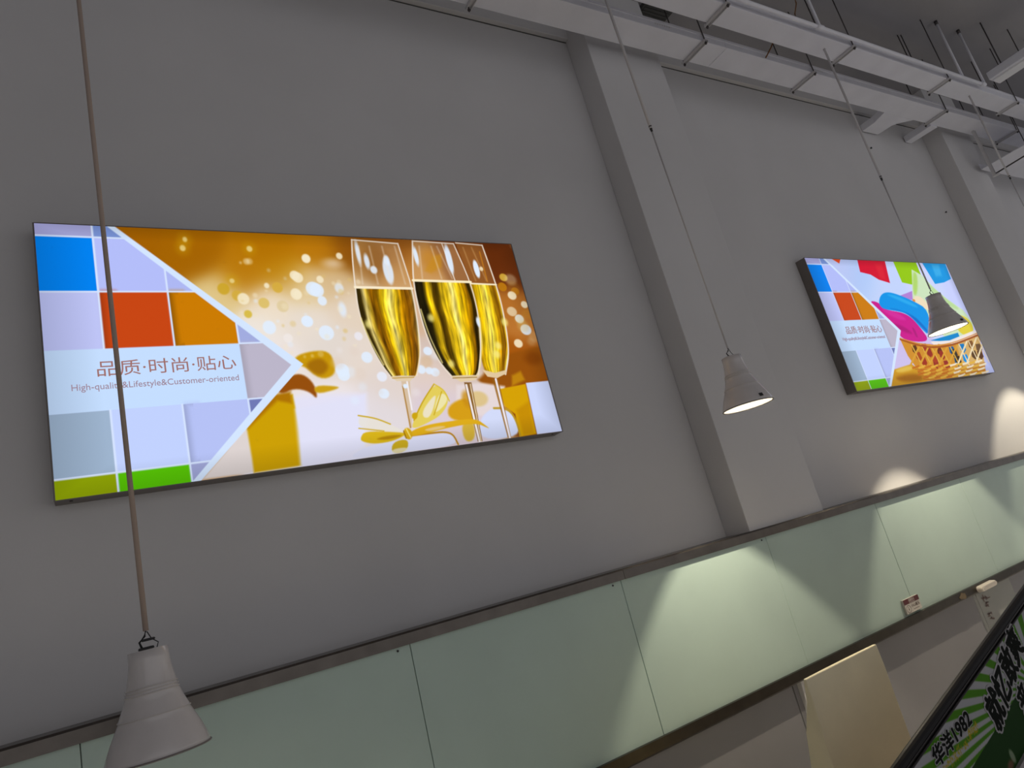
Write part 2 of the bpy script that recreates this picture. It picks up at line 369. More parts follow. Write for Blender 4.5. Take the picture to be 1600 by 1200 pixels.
# loose hanger rods from the ceiling
for x, y, z0, lb in ((6.18, -0.567, 4.62, 'thin dark rod dropping from the ceiling between the two trunkings'), (7.35, -0.95, 4.55, 'thin dark rod dropping from ceiling beside the batten light'), (7.75, -0.93, 4.5, 'thin dark rod dropping from ceiling right of the batten light'), (7.05, -0.60, 4.62, 'thin dark rod dropping from ceiling behind the outer trunking end')):
    tag(tube('hanger_rod', [(x, y, z0), (x, y, CZ)], 0.0042, M['rod'], None, 8), lb, 'rod', 'loose ceiling rods')
e = empty('batten_light', (6.92, -1.15, 4.60), 'white batten light fitting hung across the end of the rail, unlit', 'light fitting')
box('casing', -0.09, 0.09, -0.40, 0.34, 0.012, 0.085, M['white_metal'], e, 0.006, 2)
box('diffuser', -0.055, 0.075, -0.39, 0.33, 0.0, 0.012, mat('batten_diffuser', (0.82, 0.82, 0.84, 1), 0.4), e, 0.004, 2)
for y in (-0.3, 0.24): tube('drop_rod', [(0, y, 0.085), (0, y, CZ - 4.60)], 0.005, M['rod'], e, 8)
# low tray and its bracket at the right
e = empty('drop_bracket', (7.62, -0.295, 4.10), 'grey channel bracket dropping below the wall-side trunking at far right', 'bracket')
bm = bmesh.new(); bm_box(bm, -0.018, 0.018, -0.004, 0.0, 0.0, 0.498); bm_box(bm, -0.018, -0.014, -0.022, -0.004, 0.0, 0.498); bm_box(bm, 0.014, 0.018, -0.022, -0.004, 0.0, 0.498)
link('channel', finish(bm, 'channel'), M['bar'], e); box('foot', -0.022, 0.022, -0.05, 0.01, -0.012, 0.0, M['bar'], e, 0.001)
tube('arm', [(-0.005, -0.03, 0.008), (-0.06, -0.42, 0.008)], 0.007, M['rod'], e, 8)
e = empty('low_tray', (7.70, -0.32, 4.24), 'wide white tray hung low at the far right behind the last lamp cord', 'tray')
box('tray_floor', 0.0, 3.5, -0.30, 0.12, 0.0, 0.006, M['white_metal'], e); box('tray_lip', 0.0, 3.5, 0.116, 0.12, 0.006, 0.07, M['white_metal'], e); box('tray_lip', 0.0, 3.5, -0.30, -0.296, 0.006, 0.07, M['white_metal'], e)
for x in (0.25, 1.8, 3.2):
    for y in (-0.215, 0.11): tube('rod', [(x, y, 0.0), (x, y, CZ - 4.24)], 0.0042, M['rod'], e, 8)
e = empty('beam_side_panel', (3.715, -0.133, CZ), 'small dark panel near the pilaster top, added in place of a beam side', 'dark_infill')  # invented slatted panel in place of a ceiling beam's dark side
box('frame', -0.135, 0.135, -0.075, 0.075, -0.03, 0.0, M['dark_infill'], e, 0.003)
for k in range(5): box('slat', -0.12, 0.12, -0.06 + k * 0.026, -0.045 + k * 0.026, -0.036, -0.030, M['dark_infill'], e)
tag(tube('tie_wire', [(4.372, -0.50, 4.72), (4.33, -0.485, 4.66), (4.29, -0.455, 4.605), (4.285, -0.445, 4.595)], 0.005, M['rust'], None, 6), 'rusty tie wire crossing the gap between the two trunkings', 'wire')
tag(tube('tie_wire', [(4.36, -0.755, CZ), (4.35, -0.75, 4.9), (4.33, -0.75, 4.78), (4.22, -0.765, 4.65), (4.20, -0.772, 4.592)], 0.0042, M['rust'], None, 6), 'rusty tie wire hanging from the ceiling onto the round rail', 'wire')

# ---------------------------------------------------------------- light boxes
BW, BH, BD, BZ = 2.003, 1.0, 0.075, 2.2505
FIELD1=[(0.292,0.979,162,96,0),(0.5,0.883,165,100,0),(0.796,0.937,178,112,0),(1.007,0.924,185,118,8),(1.133,0.919,140,80,10),(0.583,0.714,225,200,140),(0.757,0.676,238,222,200),(0.69,0.554,238,230,222),(0.896,0.748,228,205,160),(0.895,0.589,232,220,208),(0.83,0.82,190,130,10),(0.677,0.798,185,120,8),(1.036,0.778,215,185,140),(1.081,0.643,228,210,190),(0.98,0.472,226,216,208),(1.08,0.424,230,216,205),(1.117,0.196,226,218,222),(0.985,0.209,236,228,230),(0.865,0.116,228,228,250),(1.168,0.304,226,212,205),(1.424,0.314,226,206,195),(1.441,0.653,214,180,150),(1.422,0.847,190,130,60),(1.364,0.944,140,80,20),(1.493,0.401,212,192,182),(1.691,0.921,120,60,15),(1.949,0.929,98,42,8),(2.002,0.822,108,48,12),(1.988,0.646,180,110,40),(1.995,0.508,190,120,50),(1.955,0.375,160,80,10),(1.962,0.242,120,55,0),(1.857,0.331,170,90,10),(1.411,0.196,220,205,215),(0.746,0.443,236,226,222)]
FIELD2=[(0.46,0.944,190,200,245),(0.649,0.808,165,200,250),(0.924,0.785,195,212,252),(1.457,0.897,205,212,255),(1.939,0.719,200,208,255),(1.593,0.761,205,215,250),(0.712,0.721,205,215,250),(0.695,0.172,205,195,238),(0.722,0.266,205,190,235),(1.98,0.122,196,200,250),(1.965,0.016,180,190,235),(2.006,0.271,205,205,255),(0.538,0.882,180,200,245)]
ART1=[
('p',(228,226,246),0.02,1.0,[(0.792,0.271),(0.894,0.28),(1.082,0.269),(1.066,0.146),(0.964,0.008),(0.739,-0.01),(0.631,-0.011),(0.661,0.241)]),
('p',(222,212,210),0.006,1.0,[(0.432,0.006),(0.608,0.181),(0.613,0.018),(0.602,0.005)]),
('p',(205,160,0),0.006,1.0,[(0.603,0.177),(0.69,0.284),(0.789,0.291),(0.792,0.139),(0.777,0.007),(0.604,0.004),(0.605,0.059)]),
('p',(175,115,0),0.01,1.0,[(0.692,0.294),(0.783,0.303),(0.78,0.254),(0.728,0.27),(0.607,0.171)]),
('p',(226,226,248),0.012,1.0,[(0.789,0.228),(1.076,0.264),(1.032,0.043),(0.773,0.005)]),
('s',(200,150,5),0.007,1.0,[(0.821,0.448),(0.892,0.467),(0.961,0.464),(0.978,0.411),(0.968,0.356),(0.905,0.342),(0.848,0.41),(0.814,0.403)]),
('s',(150,92,5),0.012,0.7,[(0.848,0.41),(0.922,0.442),(0.957,0.394),(0.906,0.351)]),
('s',(150,78,8),0.006,1.0,[(0.727,0.321),(0.792,0.369),(0.842,0.374),(0.881,0.326),(0.882,0.259),(0.855,0.297),(0.799,0.315),(0.747,0.293)]),
('s',(205,160,20),0.006,1.0,[(0.876,0.322),(0.977,0.309),(0.966,0.297),(0.877,0.282)]),
('d',(225,238,255),0.004,0.9,(0.961,0.738,0.029,0.032)),
('d',(225,238,255),0.004,0.9,(0.975,0.689,0.019,0.022)),
('d',(245,232,200),0.004,0.9,(0.941,0.887,0.018,0.02)),
('d',(245,232,200),0.004,0.9,(0.891,0.796,0.022,0.024)),
('d',(245,232,200),0.004,0.9,(1.087,0.902,0.014,0.016)),
('d',(245,232,200),0.004,0.9,(0.983,0.788,0.015,0.017)),
('d',(245,232,200),0.004,0.9,(0.878,0.718,0.017,0.019)),
('d',(225,238,255),0.004,0.9,(0.897,0.598,0.023,0.024)),
('d',(225,238,255),0.004,0.9,(0.967,0.544,0.031,0.033)),
('d',(225,238,255),0.004,0.9,(1.118,0.427,0.024,0.025)),
('d',(225,238,255),0.004,0.9,(1.003,0.377,0.028,0.029)),
('d',(225,238,255),0.004,0.9,(1.005,0.355,0.025,0.025)),
('d',(225,238,255),0.004,0.9,(1.159,0.262,0.023,0.022)),
('d',(225,238,255),0.004,0.9,(1.352,0.357,0.02,0.02)),
('d',(225,238,255),0.004,0.9,(1.388,0.349,0.018,0.017)),
('d',(225,238,255),0.004,0.9,(1.414,0.34,0.021,0.02)),
('d',(232,236,250),0.004,0.9,(1.166,0.337,0.022,0.022)),
('d',(225,238,255),0.004,0.9,(1.402,0.441,0.021,0.02)),
('d',(214,172,60),0.004,0.9,(1.902,0.809,0.023,0.021)),
('d',(190,122,14),0.004,0.9,(1.881,0.757,0.025,0.024)),
('d',(185,115,20),0.004,0.9,(1.949,0.733,0.023,0.021)),
('d',(245,232,200),0.004,0.9,(1.924,0.71,0.025,0.023)),
('d',(245,232,200),0.004,0.9,(1.982,0.66,0.02,0.019)),
('d',(225,238,255),0.004,0.9,(1.93,0.584,0.025,0.023)),
('d',(225,238,255),0.004,0.9,(1.951,0.526,0.031,0.028)),
('d',(245,232,200),0.004,0.9,(1.886,0.456,0.024,0.022)),
('d',(225,200,160),0.004,0.9,(1.898,0.624,0.028,0.025)),
('d',(235,232,240),0.004,0.9,(1.1,0.524,0.018,0.019)),
('d',(245,232,200),0.004,0.9,(1.813,0.291,0.012,0.01)),
('d',(245,232,200),0.004,0.9,(1.761,0.274,0.009,0.009)),
('d',(245,232,200),0.004,0.9,(1.951,0.281,0.01,0.008)),
('d',(245,232,200),0.004,0.9,(1.801,0.351,0.011,0.01)),
('d',(225,190,40),0.004,0.9,(1.148,0.552,0.013,0.014)),
('d',(225,200,170),0.02,0.7,(1.052,0.865,0.038,0.021)),
('d',(225,238,255),0.008,0.8,(1.054,0.648,0.016,0.033)),
('d',(225,238,255),0.006,0.7,(1.058,0.748,0.019,0.024)),
('d',(245,232,200),0.004,0.9,(0.483,0.955,0.008,0.011)),
('d',(245,232,200),0.004,0.9,(0.471,0.917,0.01,0.013)),
('d',(245,232,200),0.004,0.9,(0.718,0.923,0.011,0.013)),
('d',(245,232,200),0.004,0.9,(0.94,0.883,0.017,0.019)),
('d',(245,232,200),0.004,0.9,(0.88,0.805,0.02,0.022)),
('d',(245,232,200),0.004,0.9,(0.632,0.778,0.009,0.01)),
('d',(245,232,200),0.004,0.9,(0.761,0.758,0.01,0.012)),
('d',(205,165,40),0.004,0.9,(0.596,0.743,0.022,0.025)),
('d',(212,172,60),0.004,0.9,(0.643,0.714,0.02,0.023)),
('d',(245,232,200),0.004,0.9,(0.664,0.7,0.022,0.025)),
('d',(220,190,100),0.004,0.9,(0.739,0.681,0.021,0.023)),
('d',(214,172,62),0.004,0.9,(0.802,0.75,0.021,0.024)),
('d',(245,232,200),0.004,0.9,(0.872,0.72,0.022,0.026)),
('d',(225,238,255),0.004,0.9,(0.947,0.744,0.031,0.033)),
('d',(225,238,255),0.004,0.9,(0.744,0.575,0.025,0.029)),
('d',(225,238,255),0.004,0.9,(0.897,0.597,0.023,0.025)),
('d',(240,232,228),0.004,0.9,(0.809,0.526,0.018,0.02)),
('d',(225,205,160),0.004,0.9,(0.81,0.666,0.023,0.026)),
('d',(215,185,60),0.004,0.9,(0.672,0.634,0.015,0.017)),
('d',(236,225,220),0.004,0.9,(0.795,0.475,0.026,0.028)),
('d',(205,160,10),0.02,0.35,(0.483,0.955,0.023,0.028)),
('d',(205,160,10),0.02,0.35,(0.471,0.917,0.023,0.028)),
('d',(205,160,10),0.02,0.35,(0.718,0.923,0.025,0.029)),
('d',(205,160,10),0.02,0.35,(0.632,0.778,0.024,0.028)),
('d',(222,190,110),0.006,0.3855496961798696,(0.838,0.588,0.012,0.013)),
('d',(222,190,110),0.006,0.43896481606504056,(1.063,0.73,0.012,0.013)),
('d',(245,232,200),0.006,0.4116080525733036,(1.038,0.77,0.008,0.009)),
('d',(222,190,110),0.006,0.5394273343376701,(1.048,0.55,0.01,0.01)),
('d',(245,232,200),0.006,0.49951048760499345,(0.931,0.562,0.006,0.006)),
('d',(245,232,200),0.006,0.48343252196297304,(0.698,0.865,0.012,0.014)),
('d',(225,238,255),0.006,0.44208751237575317,(0.781,0.601,0.006,0.006)),
('d',(240,226,196),0.006,0.3720336213655536,(0.854,0.546,0.008,0.009)),
('d',(240,226,196),0.006,0.34458316510466497,(0.861,0.444,0.005,0.006)),
('d',(245,232,200),0.006,0.37011994147554733,(0.756,0.735,0.005,0.005)),
('d',(245,232,200),0.006,0.31405050354387776,(1.044,0.65,0.013,0.014)),
('d',(222,190,110),0.006,0.37593742029302946,(1.112,0.788,0.008,0.009)),
('d',(240,226,196),0.006,0.27614325950565105,(0.916,0.727,0.011,0.012)),
('d',(245,232,200),0.006,0.2903789406561582,(0.762,0.461,0.01,0.012)),
('d',(222,190,110),0.006,0.30330343845950986,(1.0,0.803,0.009,0.009)),
('d',(225,238,255),0.006,0.3757691487156938,(0.896,0.628,0.006,0.006)),
('d',(245,232,200),0.006,0.3309384931571795,(0.818,0.665,0.013,0.014)),
('d',(245,232,200),0.006,0.3132130664303318,(1.076,0.482,0.008,0.007)),
('d',(245,232,200),0.006,0.2626323461293467,(0.795,0.489,0.009,0.011)),
('d',(240,226,196),0.006,0.49908684334827536,(0.712,0.692,0.004,0.005)),
('d',(225,238,255),0.006,0.25465272203374767,(0.839,0.791,0.006,0.007)),
('d',(222,190,110),0.006,0.4997077686516298,(0.798,0.581,0.005,0.006)),
('d',(240,226,196),0.006,0.522527119282745,(0.71,0.715,0.009,0.01)),
('d',(225,238,255),0.006,0.45609220106185044,(1.039,0.706,0.007,0.007)),
('d',(245,232,200),0.006,0.2811519044094844,(0.815,0.63,0.004,0.005)),
('d',(222,190,110),0.006,0.32709441949609364,(0.639,0.518,0.006,0.006)),
('d',(225,238,255),0.006,0.5287708559342176,(1.017,0.567,0.007,0.008)),
('d',(245,232,200),0.006,0.33406581777125655,(1.133,0.757,0.009,0.01)),
('d',(240,226,196),0.006,0.3734279687234138,(1.095,0.724,0.005,0.005)),
('d',(225,238,255),0.006,0.2776576370644834,(0.779,0.827,0.007,0.008)),
('d',(225,238,255),0.006,0.4269626893887234,(0.708,0.69,0.007,0.008)),
('d',(240,226,196),0.006,0.538831304088701,(1.077,0.614,0.008,0.009)),
('d',(240,226,196),0.006,0.3456713470889758,(0.649,0.642,0.007,0.009)),
('d',(245,232,200),0.006,0.5200587643748138,(1.149,0.778,0.01,0.011)),
('d',(240,226,196),0.006,0.35555022899417615,(0.966,0.526,0.011,0.012)),
('d',(222,190,110),0.006,0.533271803983745,(0.927,0.452,0.012,0.013)),
('d',(222,190,110),0.006,0.36375292595329634,(0.659,0.691,0.005,0.004)),
('d',(245,232,200),0.006,0.5479966564264966,(0.675,0.859,0.004,0.005)),
('d',(222,190,110),0.006,0.38215674861361587,(1.036,0.514,0.008,0.009)),
('d',(245,232,200),0.006,0.34307049721766697,(1.063,0.774,0.011,0.013)),
('d',(245,232,200),0.006,0.39917517329740404,(0.71,0.866,0.012,0.014)),
('d',(245,232,200),0.006,0.36038540520004775,(0.892,0.446,0.006,0.007)),
('d',(240,226,196),0.006,0.44799700140275384,(0.701,0.628,0.008,0.009)),
('d',(240,226,196),0.006,0.30955173365959476,(0.813,0.465,0.007,0.007)),
('d',(225,238,255),0.006,0.3653256048699709,(0.814,0.499,0.011,0.012)),
('d',(222,190,110),0.006,0.3552235420877388,(0.917,0.68,0.005,0.006)),
('d',(245,232,200),0.012,0.2053591993776822,(2.09,0.976,0.039,0.036)),
('d',(222,190,110),0.012,0.3161792284458649,(1.492,0.665,0.031,0.03)),
('d',(200,140,40),0.012,0.31782368248984516,(1.619,0.615,0.017,0.016)),
('d',(245,232,200),0.012,0.2056247426164583,(2.06,0.657,0.034,0.031)),
('d',(222,190,110),0.012,0.2118060702819919,(1.741,0.501,0.024,0.022)),
('d',(245,232,200),0.012,0.1879836976896621,(2.014,0.99,0.022,0.021)),
('d',(245,232,200),0.012,0.3468025231796209,(1.941,0.797,0.033,0.03)),
('d',(200,140,40),0.012,0.3114769821892427,(1.515,0.904,0.025,0.025)),
('d',(245,232,200),0.012,0.20120844420594883,(1.99,0.487,0.033,0.029)),
('d',(200,140,40),0.012,0.1858197617925057,(1.8,0.445,0.028,0.025)),
('d',(200,140,40),0.012,0.2500832045293564,(1.577,0.737,0.032,0.031)),
('d',(200,140,40),0.012,0.16744193197858662,(2.142,0.883,0.038,0.034)),
('d',(245,232,200),0.012,0.18937534634105588,(1.963,0.461,0.022,0.02)),
('d',(200,140,40),0.012,0.32586416528023837,(2.092,1.003,0.028,0.026)),
('d',(222,190,110),0.012,0.34646676958336586,(1.82,0.313,0.018,0.016)),
('d',(200,140,40),0.012,0.17469681235148993,(1.384,0.392,0.029,0.028)),
('d',(245,232,200),0.012,0.25739132013432464,(1.55,0.706,0.032,0.032)),
('d',(200,140,40),0.012,0.21970140860187892,(1.945,0.757,0.034,0.032)),
('d',(200,140,40),0.012,0.20505135877050085,(1.439,0.672,0.019,0.018)),
('d',(245,232,200),0.012,0.15702085967793508,(2.067,0.836,0.023,0.021)),
('d',(245,232,200),0.012,0.3499647803850843,(1.689,0.497,0.021,0.019)),
('d',(200,140,40),0.012,0.33914947938909934,(1.984,0.609,0.029,0.026)),
('d',(245,232,200),0.012,0.23788441945115235,(1.616,0.323,0.027,0.025)),
('d',(200,140,40),0.012,0.2545565448913201,(1.68,0.399,0.025,0.023)),
('d',(222,190,110),0.012,0.3409569141943165,(1.932,0.58,0.029,0.026)),
('d',(222,190,110),0.012,0.3436880730758786,(1.941,0.543,0.033,0.03)),
('d',(240,236,240),0.012,0.2342841867428439,(1.215,0.335,0.019,0.018)),
('d',(225,205,190),0.012,0.3548053314924693,(0.989,0.41,0.026,0.027)),
('d',(225,205,190),0.012,0.2279666103966238,(1.143,0.271,0.013,0.013)),
('d',(225,238,255),0.012,0.4870595234641301,(1.03,0.243,0.017,0.018)),
('d',(225,238,255),0.012,0.3019042427100485,(1.435,0.418,0.022,0.021)),
('d',(225,238,255),0.012,0.2325840924489164,(1.374,0.21,0.021,0.02)),
('d',(225,238,255),0.012,0.43378665293145247,(1.201,0.506,0.013,0.014)),
('d',(240,236,240),0.012,0.28522430655825637,(1.007,0.464,0.011,0.011)),
('d',(225,238,255),0.012,0.41926812510692335,(1.335,0.431,0.014,0.013)),
('d',(225,238,255),0.012,0.4104102683000681,(1.034,0.367,0.022,0.023)),
('d',(225,205,190),0.012,0.3588043099994832,(1.431,0.499,0.02,0.02)),
('d',(225,205,190),0.012,0.2655031238413282,(1.068,0.458,0.02,0.021)),
('d',(225,205,190),0.012,0.2697975179139305,(1.074,0.355,0.025,0.026)),
('d',(240,236,240),0.012,0.29449653004998555,(1.303,0.255,0.018,0.017)),
('d',(240,236,240),0.012,0.24017966737368157,(1.439,0.435,0.029,0.029)),
('d',(225,238,255),0.012,0.3304391700748396,(1.074,0.299,0.017,0.017)),
('d',(225,205,190),0.012,0.32083364045916357,(1.423,0.33,0.015,0.014)),
('d',(240,236,240),0.012,0.30727627928116835,(1.332,0.505,0.023,0.023)),
('p',(150,80,8),0.012,1.0,[(1.799,0.405),(2.019,0.438),(2.002,0.256),(1.861,0.25),(1.717,0.24),(1.634,0.268),(1.617,0.29)]),
('p',(190,130,10),0.01,1.0,[(1.803,0.297),(1.857,0.315),(1.868,0.271),(1.788,0.245)]),
('d',(120,55,0),0.02,0.6,(1.948,0.375,0.05,0.033)),
('p',(230,216,216),0.01,1.0,[(1.503,0.273),(1.635,0.273),(1.748,0.248),(1.739,0.155),(1.593,0.119),(1.474,0.156)]),
('p',(214,162,0),0.004,1.0,[(1.71,0.236),(1.865,0.25),(1.859,0.123),(1.853,0.006),(1.759,0.002),(1.767,0.111),(1.721,0.152)]),
('p',(190,130,0),0.012,0.6,[(1.778,0.131),(1.86,0.165),(1.842,0.008),(1.783,0.007)]),
('p',(206,216,252),0.003,1.0,[(1.869,0.255),(1.999,0.256),(2.003,0.0),(1.856,0.003)]),
('s',(214,158,20),0.008,1.0,[(1.439,0.184),(1.532,0.215),(1.553,0.173),(1.58,0.111),(1.502,0.099),(1.425,0.127)]),
('d',(222,196,140),0.008,1.0,(1.593,0.2,0.052,0.036)),
('d',(200,140,20),0.012,0.8,(1.54,0.204,0.026,0.039)),
('s',(214,178,60),0.006,1.0,[(1.48,0.097),(1.546,0.104),(1.533,0.017),(1.478,0.01)]),
('s',(212,220,250),0.006,1.0,[(1.555,0.01),(1.575,0.101),(1.627,0.141),(1.693,0.155),(1.744,0.134),(1.764,0.081),(1.762,0.004)]),
('l',(190,150,30),0.003,1.0,0.01,[(1.663,0.149),(1.718,0.144),(1.751,0.118),(1.765,0.066),(1.764,0.005)]),
('p',(200,150,90),0.004,0.3,[(1.68,0.992),(1.827,0.985),(1.848,0.771),(1.71,0.777)]),
('g',[(0,(170,125,0)),(0.2,(225,185,10)),(0.45,(238,214,90)),(0.6,(225,190,30)),(0.75,(190,135,5)),(0.88,(120,75,0)),(0.95,(215,170,20)),(1,(238,220,150))],3,[(1.709,0.775),(1.702,0.65),(1.673,0.454),(1.658,0.36),(1.673,0.308)],[(1.849,0.769),(1.85,0.648),(1.835,0.491),(1.813,0.393),(1.768,0.305)]),
('l',(236,222,206),0.002,1.0,0.006,[(1.68,0.992),(1.827,0.985)]),
('l',(236,222,206),0.002,1.0,0.007,[(1.827,0.985),(1.848,0.771),(1.85,0.648),(1.835,0.491),(1.813,0.393),(1.77,0.305)]),
('l',(250,236,200),0.002,1.0,0.008,[(1.709,0.774),(1.849,0.769)]),
('p',(226,200,160),0.002,1.0,[(1.652,0.337),(1.671,0.301),(1.719,0.29),(1.777,0.31),(1.776,0.326),(1.715,0.316)]),
('p',(150,95,20),0.002,0.8,[(1.693,0.287),(1.725,0.285),(1.714,0.006),(1.696,0.006)]),
('l',(240,235,245),0.002,1.0,0.01,[(1.711,0.286),(1.707,0.006)]),
('d',(225,238,255),0.003,1.0,(1.76,0.853,0.015,0.048)),
('d',(245,232,200),0.004,1.0,(1.787,0.854,0.01,0.012)),
('l',(190,120,30),0.003,1.0,0.006,[(1.803,0.948),(1.803,0.785)]),
('p',(225,200,170),0.004,0.3,[(1.159,0.986),(1.376,0.975),(1.396,0.746),(1.13,0.75),(1.143,0.883)]),
('d',(120,70,20),0.03,0.35,(1.252,0.896,0.056,0.074)),
('g',[(0,(40,30,0)),(0.07,(60,45,5)),(0.13,(215,195,120)),(0.2,(195,160,40)),(0.26,(105,65,0)),(0.36,(150,100,0)),(0.45,(215,180,10)),(0.56,(240,222,120)),(0.66,(225,185,20)),(0.76,(175,120,0)),(0.86,(120,72,0)),(0.95,(140,95,20)),(1,(232,210,140))],1,[(1.13,0.75),(1.122,0.637),(1.136,0.518),(1.169,0.4),(1.207,0.331)],[(1.396,0.744),(1.381,0.529),(1.365,0.428),(1.326,0.333),(1.309,0.324)]),
('l',(236,222,206),0.002,1.0,0.006,[(1.159,0.986),(1.143,0.883),(1.13,0.75),(1.122,0.637),(1.136,0.518),(1.169,0.4),(1.207,0.33)]),
('l',(236,222,206),0.002,1.0,0.006,[(1.376,0.975),(1.387,0.857),(1.397,0.746),(1.381,0.529),(1.365,0.428),(1.325,0.331)]),
('l',(236,222,206),0.002,1.0,0.006,[(1.158,0.985),(1.376,0.975)]),
('l',(250,235,205),0.002,1.0,0.012,[(1.13,0.752),(1.396,0.747)]),
('p',(226,205,170),0.002,1.0,[(1.201,0.335),(1.252,0.336),(1.315,0.33),(1.29,0.309),(1.227,0.313)]),
('l',(190,150,60),0.001,1.0,0.004,[(1.211,0.327),(1.309,0.324)]),
('p',(214,190,160),0.002,0.9,[(1.247,0.311),(1.287,0.308),(1.251,0.103),(1.239,0.104)]),
('l',(170,120,40),0.002,1.0,0.005,[(1.249,0.288),(1.244,0.104)]),
('l',(245,240,245),0.002,1.0,0.007,[(1.273,0.305),(1.267,0.181)]),
('d',(225,238,255),0.003,1.0,(1.261,0.287,0.011,0.01)),
('d',(225,238,255),0.005,0.9,(1.175,0.921,0.01,0.059)),
('d',(225,238,255),0.005,0.9,(1.208,0.879,0.012,0.037)),
('d',(225,238,255),0.005,0.9,(1.299,0.834,0.023,0.066)),
('d',(225,238,255),0.005,0.9,(1.303,0.887,0.014,0.026)),
('d',(225,238,255),0.005,0.9,(1.232,0.838,0.016,0.019)),
('p',(225,190,150),0.004,0.35,[(1.453,0.992),(1.667,0.987),(1.708,0.782),(1.41,0.79)]),
('d',(190,120,20),0.03,0.5,(1.525,0.893,0.045,0.067)),
('g',[(0,(40,30,5)),(0.05,(30,24,5)),(0.14,(38,30,5)),(0.2,(205,165,10)),(0.26,(215,175,20)),(0.31,(70,48,0)),(0.38,(90,65,0)),(0.44,(214,176,20)),(0.53,(228,190,20)),(0.62,(244,228,130)),(0.7,(232,196,30)),(0.8,(214,165,0)),(0.88,(165,110,0)),(0.93,(40,28,0)),(0.97,(60,40,0)),(1,(236,216,150))],2,[(1.41,0.787),(1.405,0.654),(1.413,0.507),(1.446,0.383),(1.492,0.314)],[(1.707,0.78),(1.707,0.616),(1.68,0.454),(1.639,0.34),(1.61,0.306)]),
('l',(236,222,206),0.002,1.0,0.007,[(1.453,0.992),(1.41,0.79),(1.405,0.654),(1.413,0.507),(1.446,0.383),(1.492,0.312)]),
('l',(236,222,206),0.002,1.0,0.006,[(1.667,0.987),(1.708,0.782),(1.707,0.616),(1.68,0.454),(1.625,0.31)]),
('l',(236,222,206),0.002,1.0,0.005,[(1.604,0.987),(1.627,0.783)]),
('l',(236,222,206),0.002,1.0,0.006,[(1.453,0.992),(1.667,0.987)]),
('l',(252,238,200),0.002,1.0,0.012,[(1.41,0.788),(1.709,0.782)]),
('p',(228,205,165),0.002,1.0,[(1.485,0.318),(1.558,0.316),(1.632,0.311),(1.6,0.289),(1.528,0.286)]),
('l',(150,110,40),0.001,1.0,0.004,[(1.493,0.307),(1.615,0.302)]),
('p',(120,75,20),0.002,0.85,[(1.544,0.283),(1.581,0.28),(1.565,0.006),(1.541,0.007)]),
('l',(244,236,236),0.002,1.0,0.01,[(1.552,0.269),(1.55,0.006)]),
('l',(235,215,180),0.001,1.0,0.005,[(1.573,0.272),(1.559,0.007)]),
('d',(225,238,255),0.004,0.95,(1.623,0.902,0.016,0.078)),
('d',(225,238,255),0.004,0.95,(1.453,0.913,0.011,0.049)),
('d',(225,238,255),0.004,0.95,(1.695,0.573,0.01,0.026)),
('p',(200,140,30),0.01,0.6,[(1.479,0.837),(1.542,0.916),(1.59,0.929),(1.573,0.861),(1.509,0.826)]),
('l',(238,226,214),0.006,0.45,0.006,[(1.184,0.953),(1.167,0.769)]),
('l',(238,226,214),0.006,0.45,0.006,[(1.234,0.955),(1.238,0.769)]),
('l',(238,226,214),0.006,0.45,0.006,[(1.295,0.957),(1.301,0.77)]),
('l',(238,226,214),0.006,0.45,0.006,[(1.357,0.96),(1.368,0.77)]),
('l',(238,226,214),0.006,0.45,0.006,[(1.481,0.965),(1.459,0.798)]),
('l',(238,226,214),0.006,0.45,0.006,[(1.543,0.967),(1.558,0.799)]),
('l',(238,226,214),0.006,0.45,0.006,[(1.574,0.968),(1.614,0.8)]),
('l',(214,170,110),0.006,0.5,0.006,[(1.715,0.968),(1.739,0.79)]),
('l',(214,170,110),0.006,0.5,0.006,[(1.763,0.97),(1.799,0.791)]),
('l',(245,228,150),0.003,0.8,0.006,[(1.127,0.607),(1.145,0.503),(1.184,0.389)]),
('l',(245,228,150),0.003,0.8,0.006,[(1.415,0.643),(1.427,0.507),(1.46,0.382)]),
('l',(245,228,150),0.003,0.8,0.006,[(1.708,0.594),(1.686,0.454),(1.644,0.35)]),
('d',(250,236,140),0.01,0.75,(1.455,0.6,0.015,0.019)),
('d',(250,236,140),0.01,0.75,(1.153,0.577,0.013,0.018)),
('d',(250,236,140),0.01,0.75,(1.502,0.374,0.015,0.018)),
('d',(250,236,140),0.01,0.75,(1.752,0.407,0.016,0.019)),
('d',(250,236,140),0.01,0.75,(1.84,0.569,0.017,0.02)),
('d',(250,236,140),0.01,0.75,(1.77,0.45,0.016,0.019)),
('s',(222,224,248),0.003,1.0,[(0.96,0.007),(1.005,0.039),(1.079,0.053),(1.162,0.054),(1.23,0.064),(1.389,0.067),(1.431,0.049),(1.444,0.005),(1.198,0.004)]),
('l',(188,132,10),0.002,1.0,0.008,[(1.237,0.07),(1.33,0.07),(1.395,0.069),(1.432,0.053),(1.444,0.007)]),
('s',(232,226,214),0.003,0.8,[(1.032,0.179),(1.075,0.169),(1.151,0.132),(1.217,0.09),(1.197,0.086),(1.126,0.103),(1.024,0.127)]),
('l',(205,170,30),0.002,1.0,0.006,[(1.032,0.179),(1.101,0.161),(1.159,0.129)]),
('l',(205,170,30),0.002,1.0,0.005,[(1.024,0.126),(1.126,0.103)]),
('s',(216,180,24),0.003,1.0,[(1.023,0.088),(1.046,0.112),(1.17,0.094),(1.23,0.082),(1.163,0.057),(1.079,0.053),(1.024,0.07)]),
('s',(160,110,0),0.005,0.7,[(1.074,0.073),(1.14,0.083),(1.214,0.077),(1.145,0.063)]),
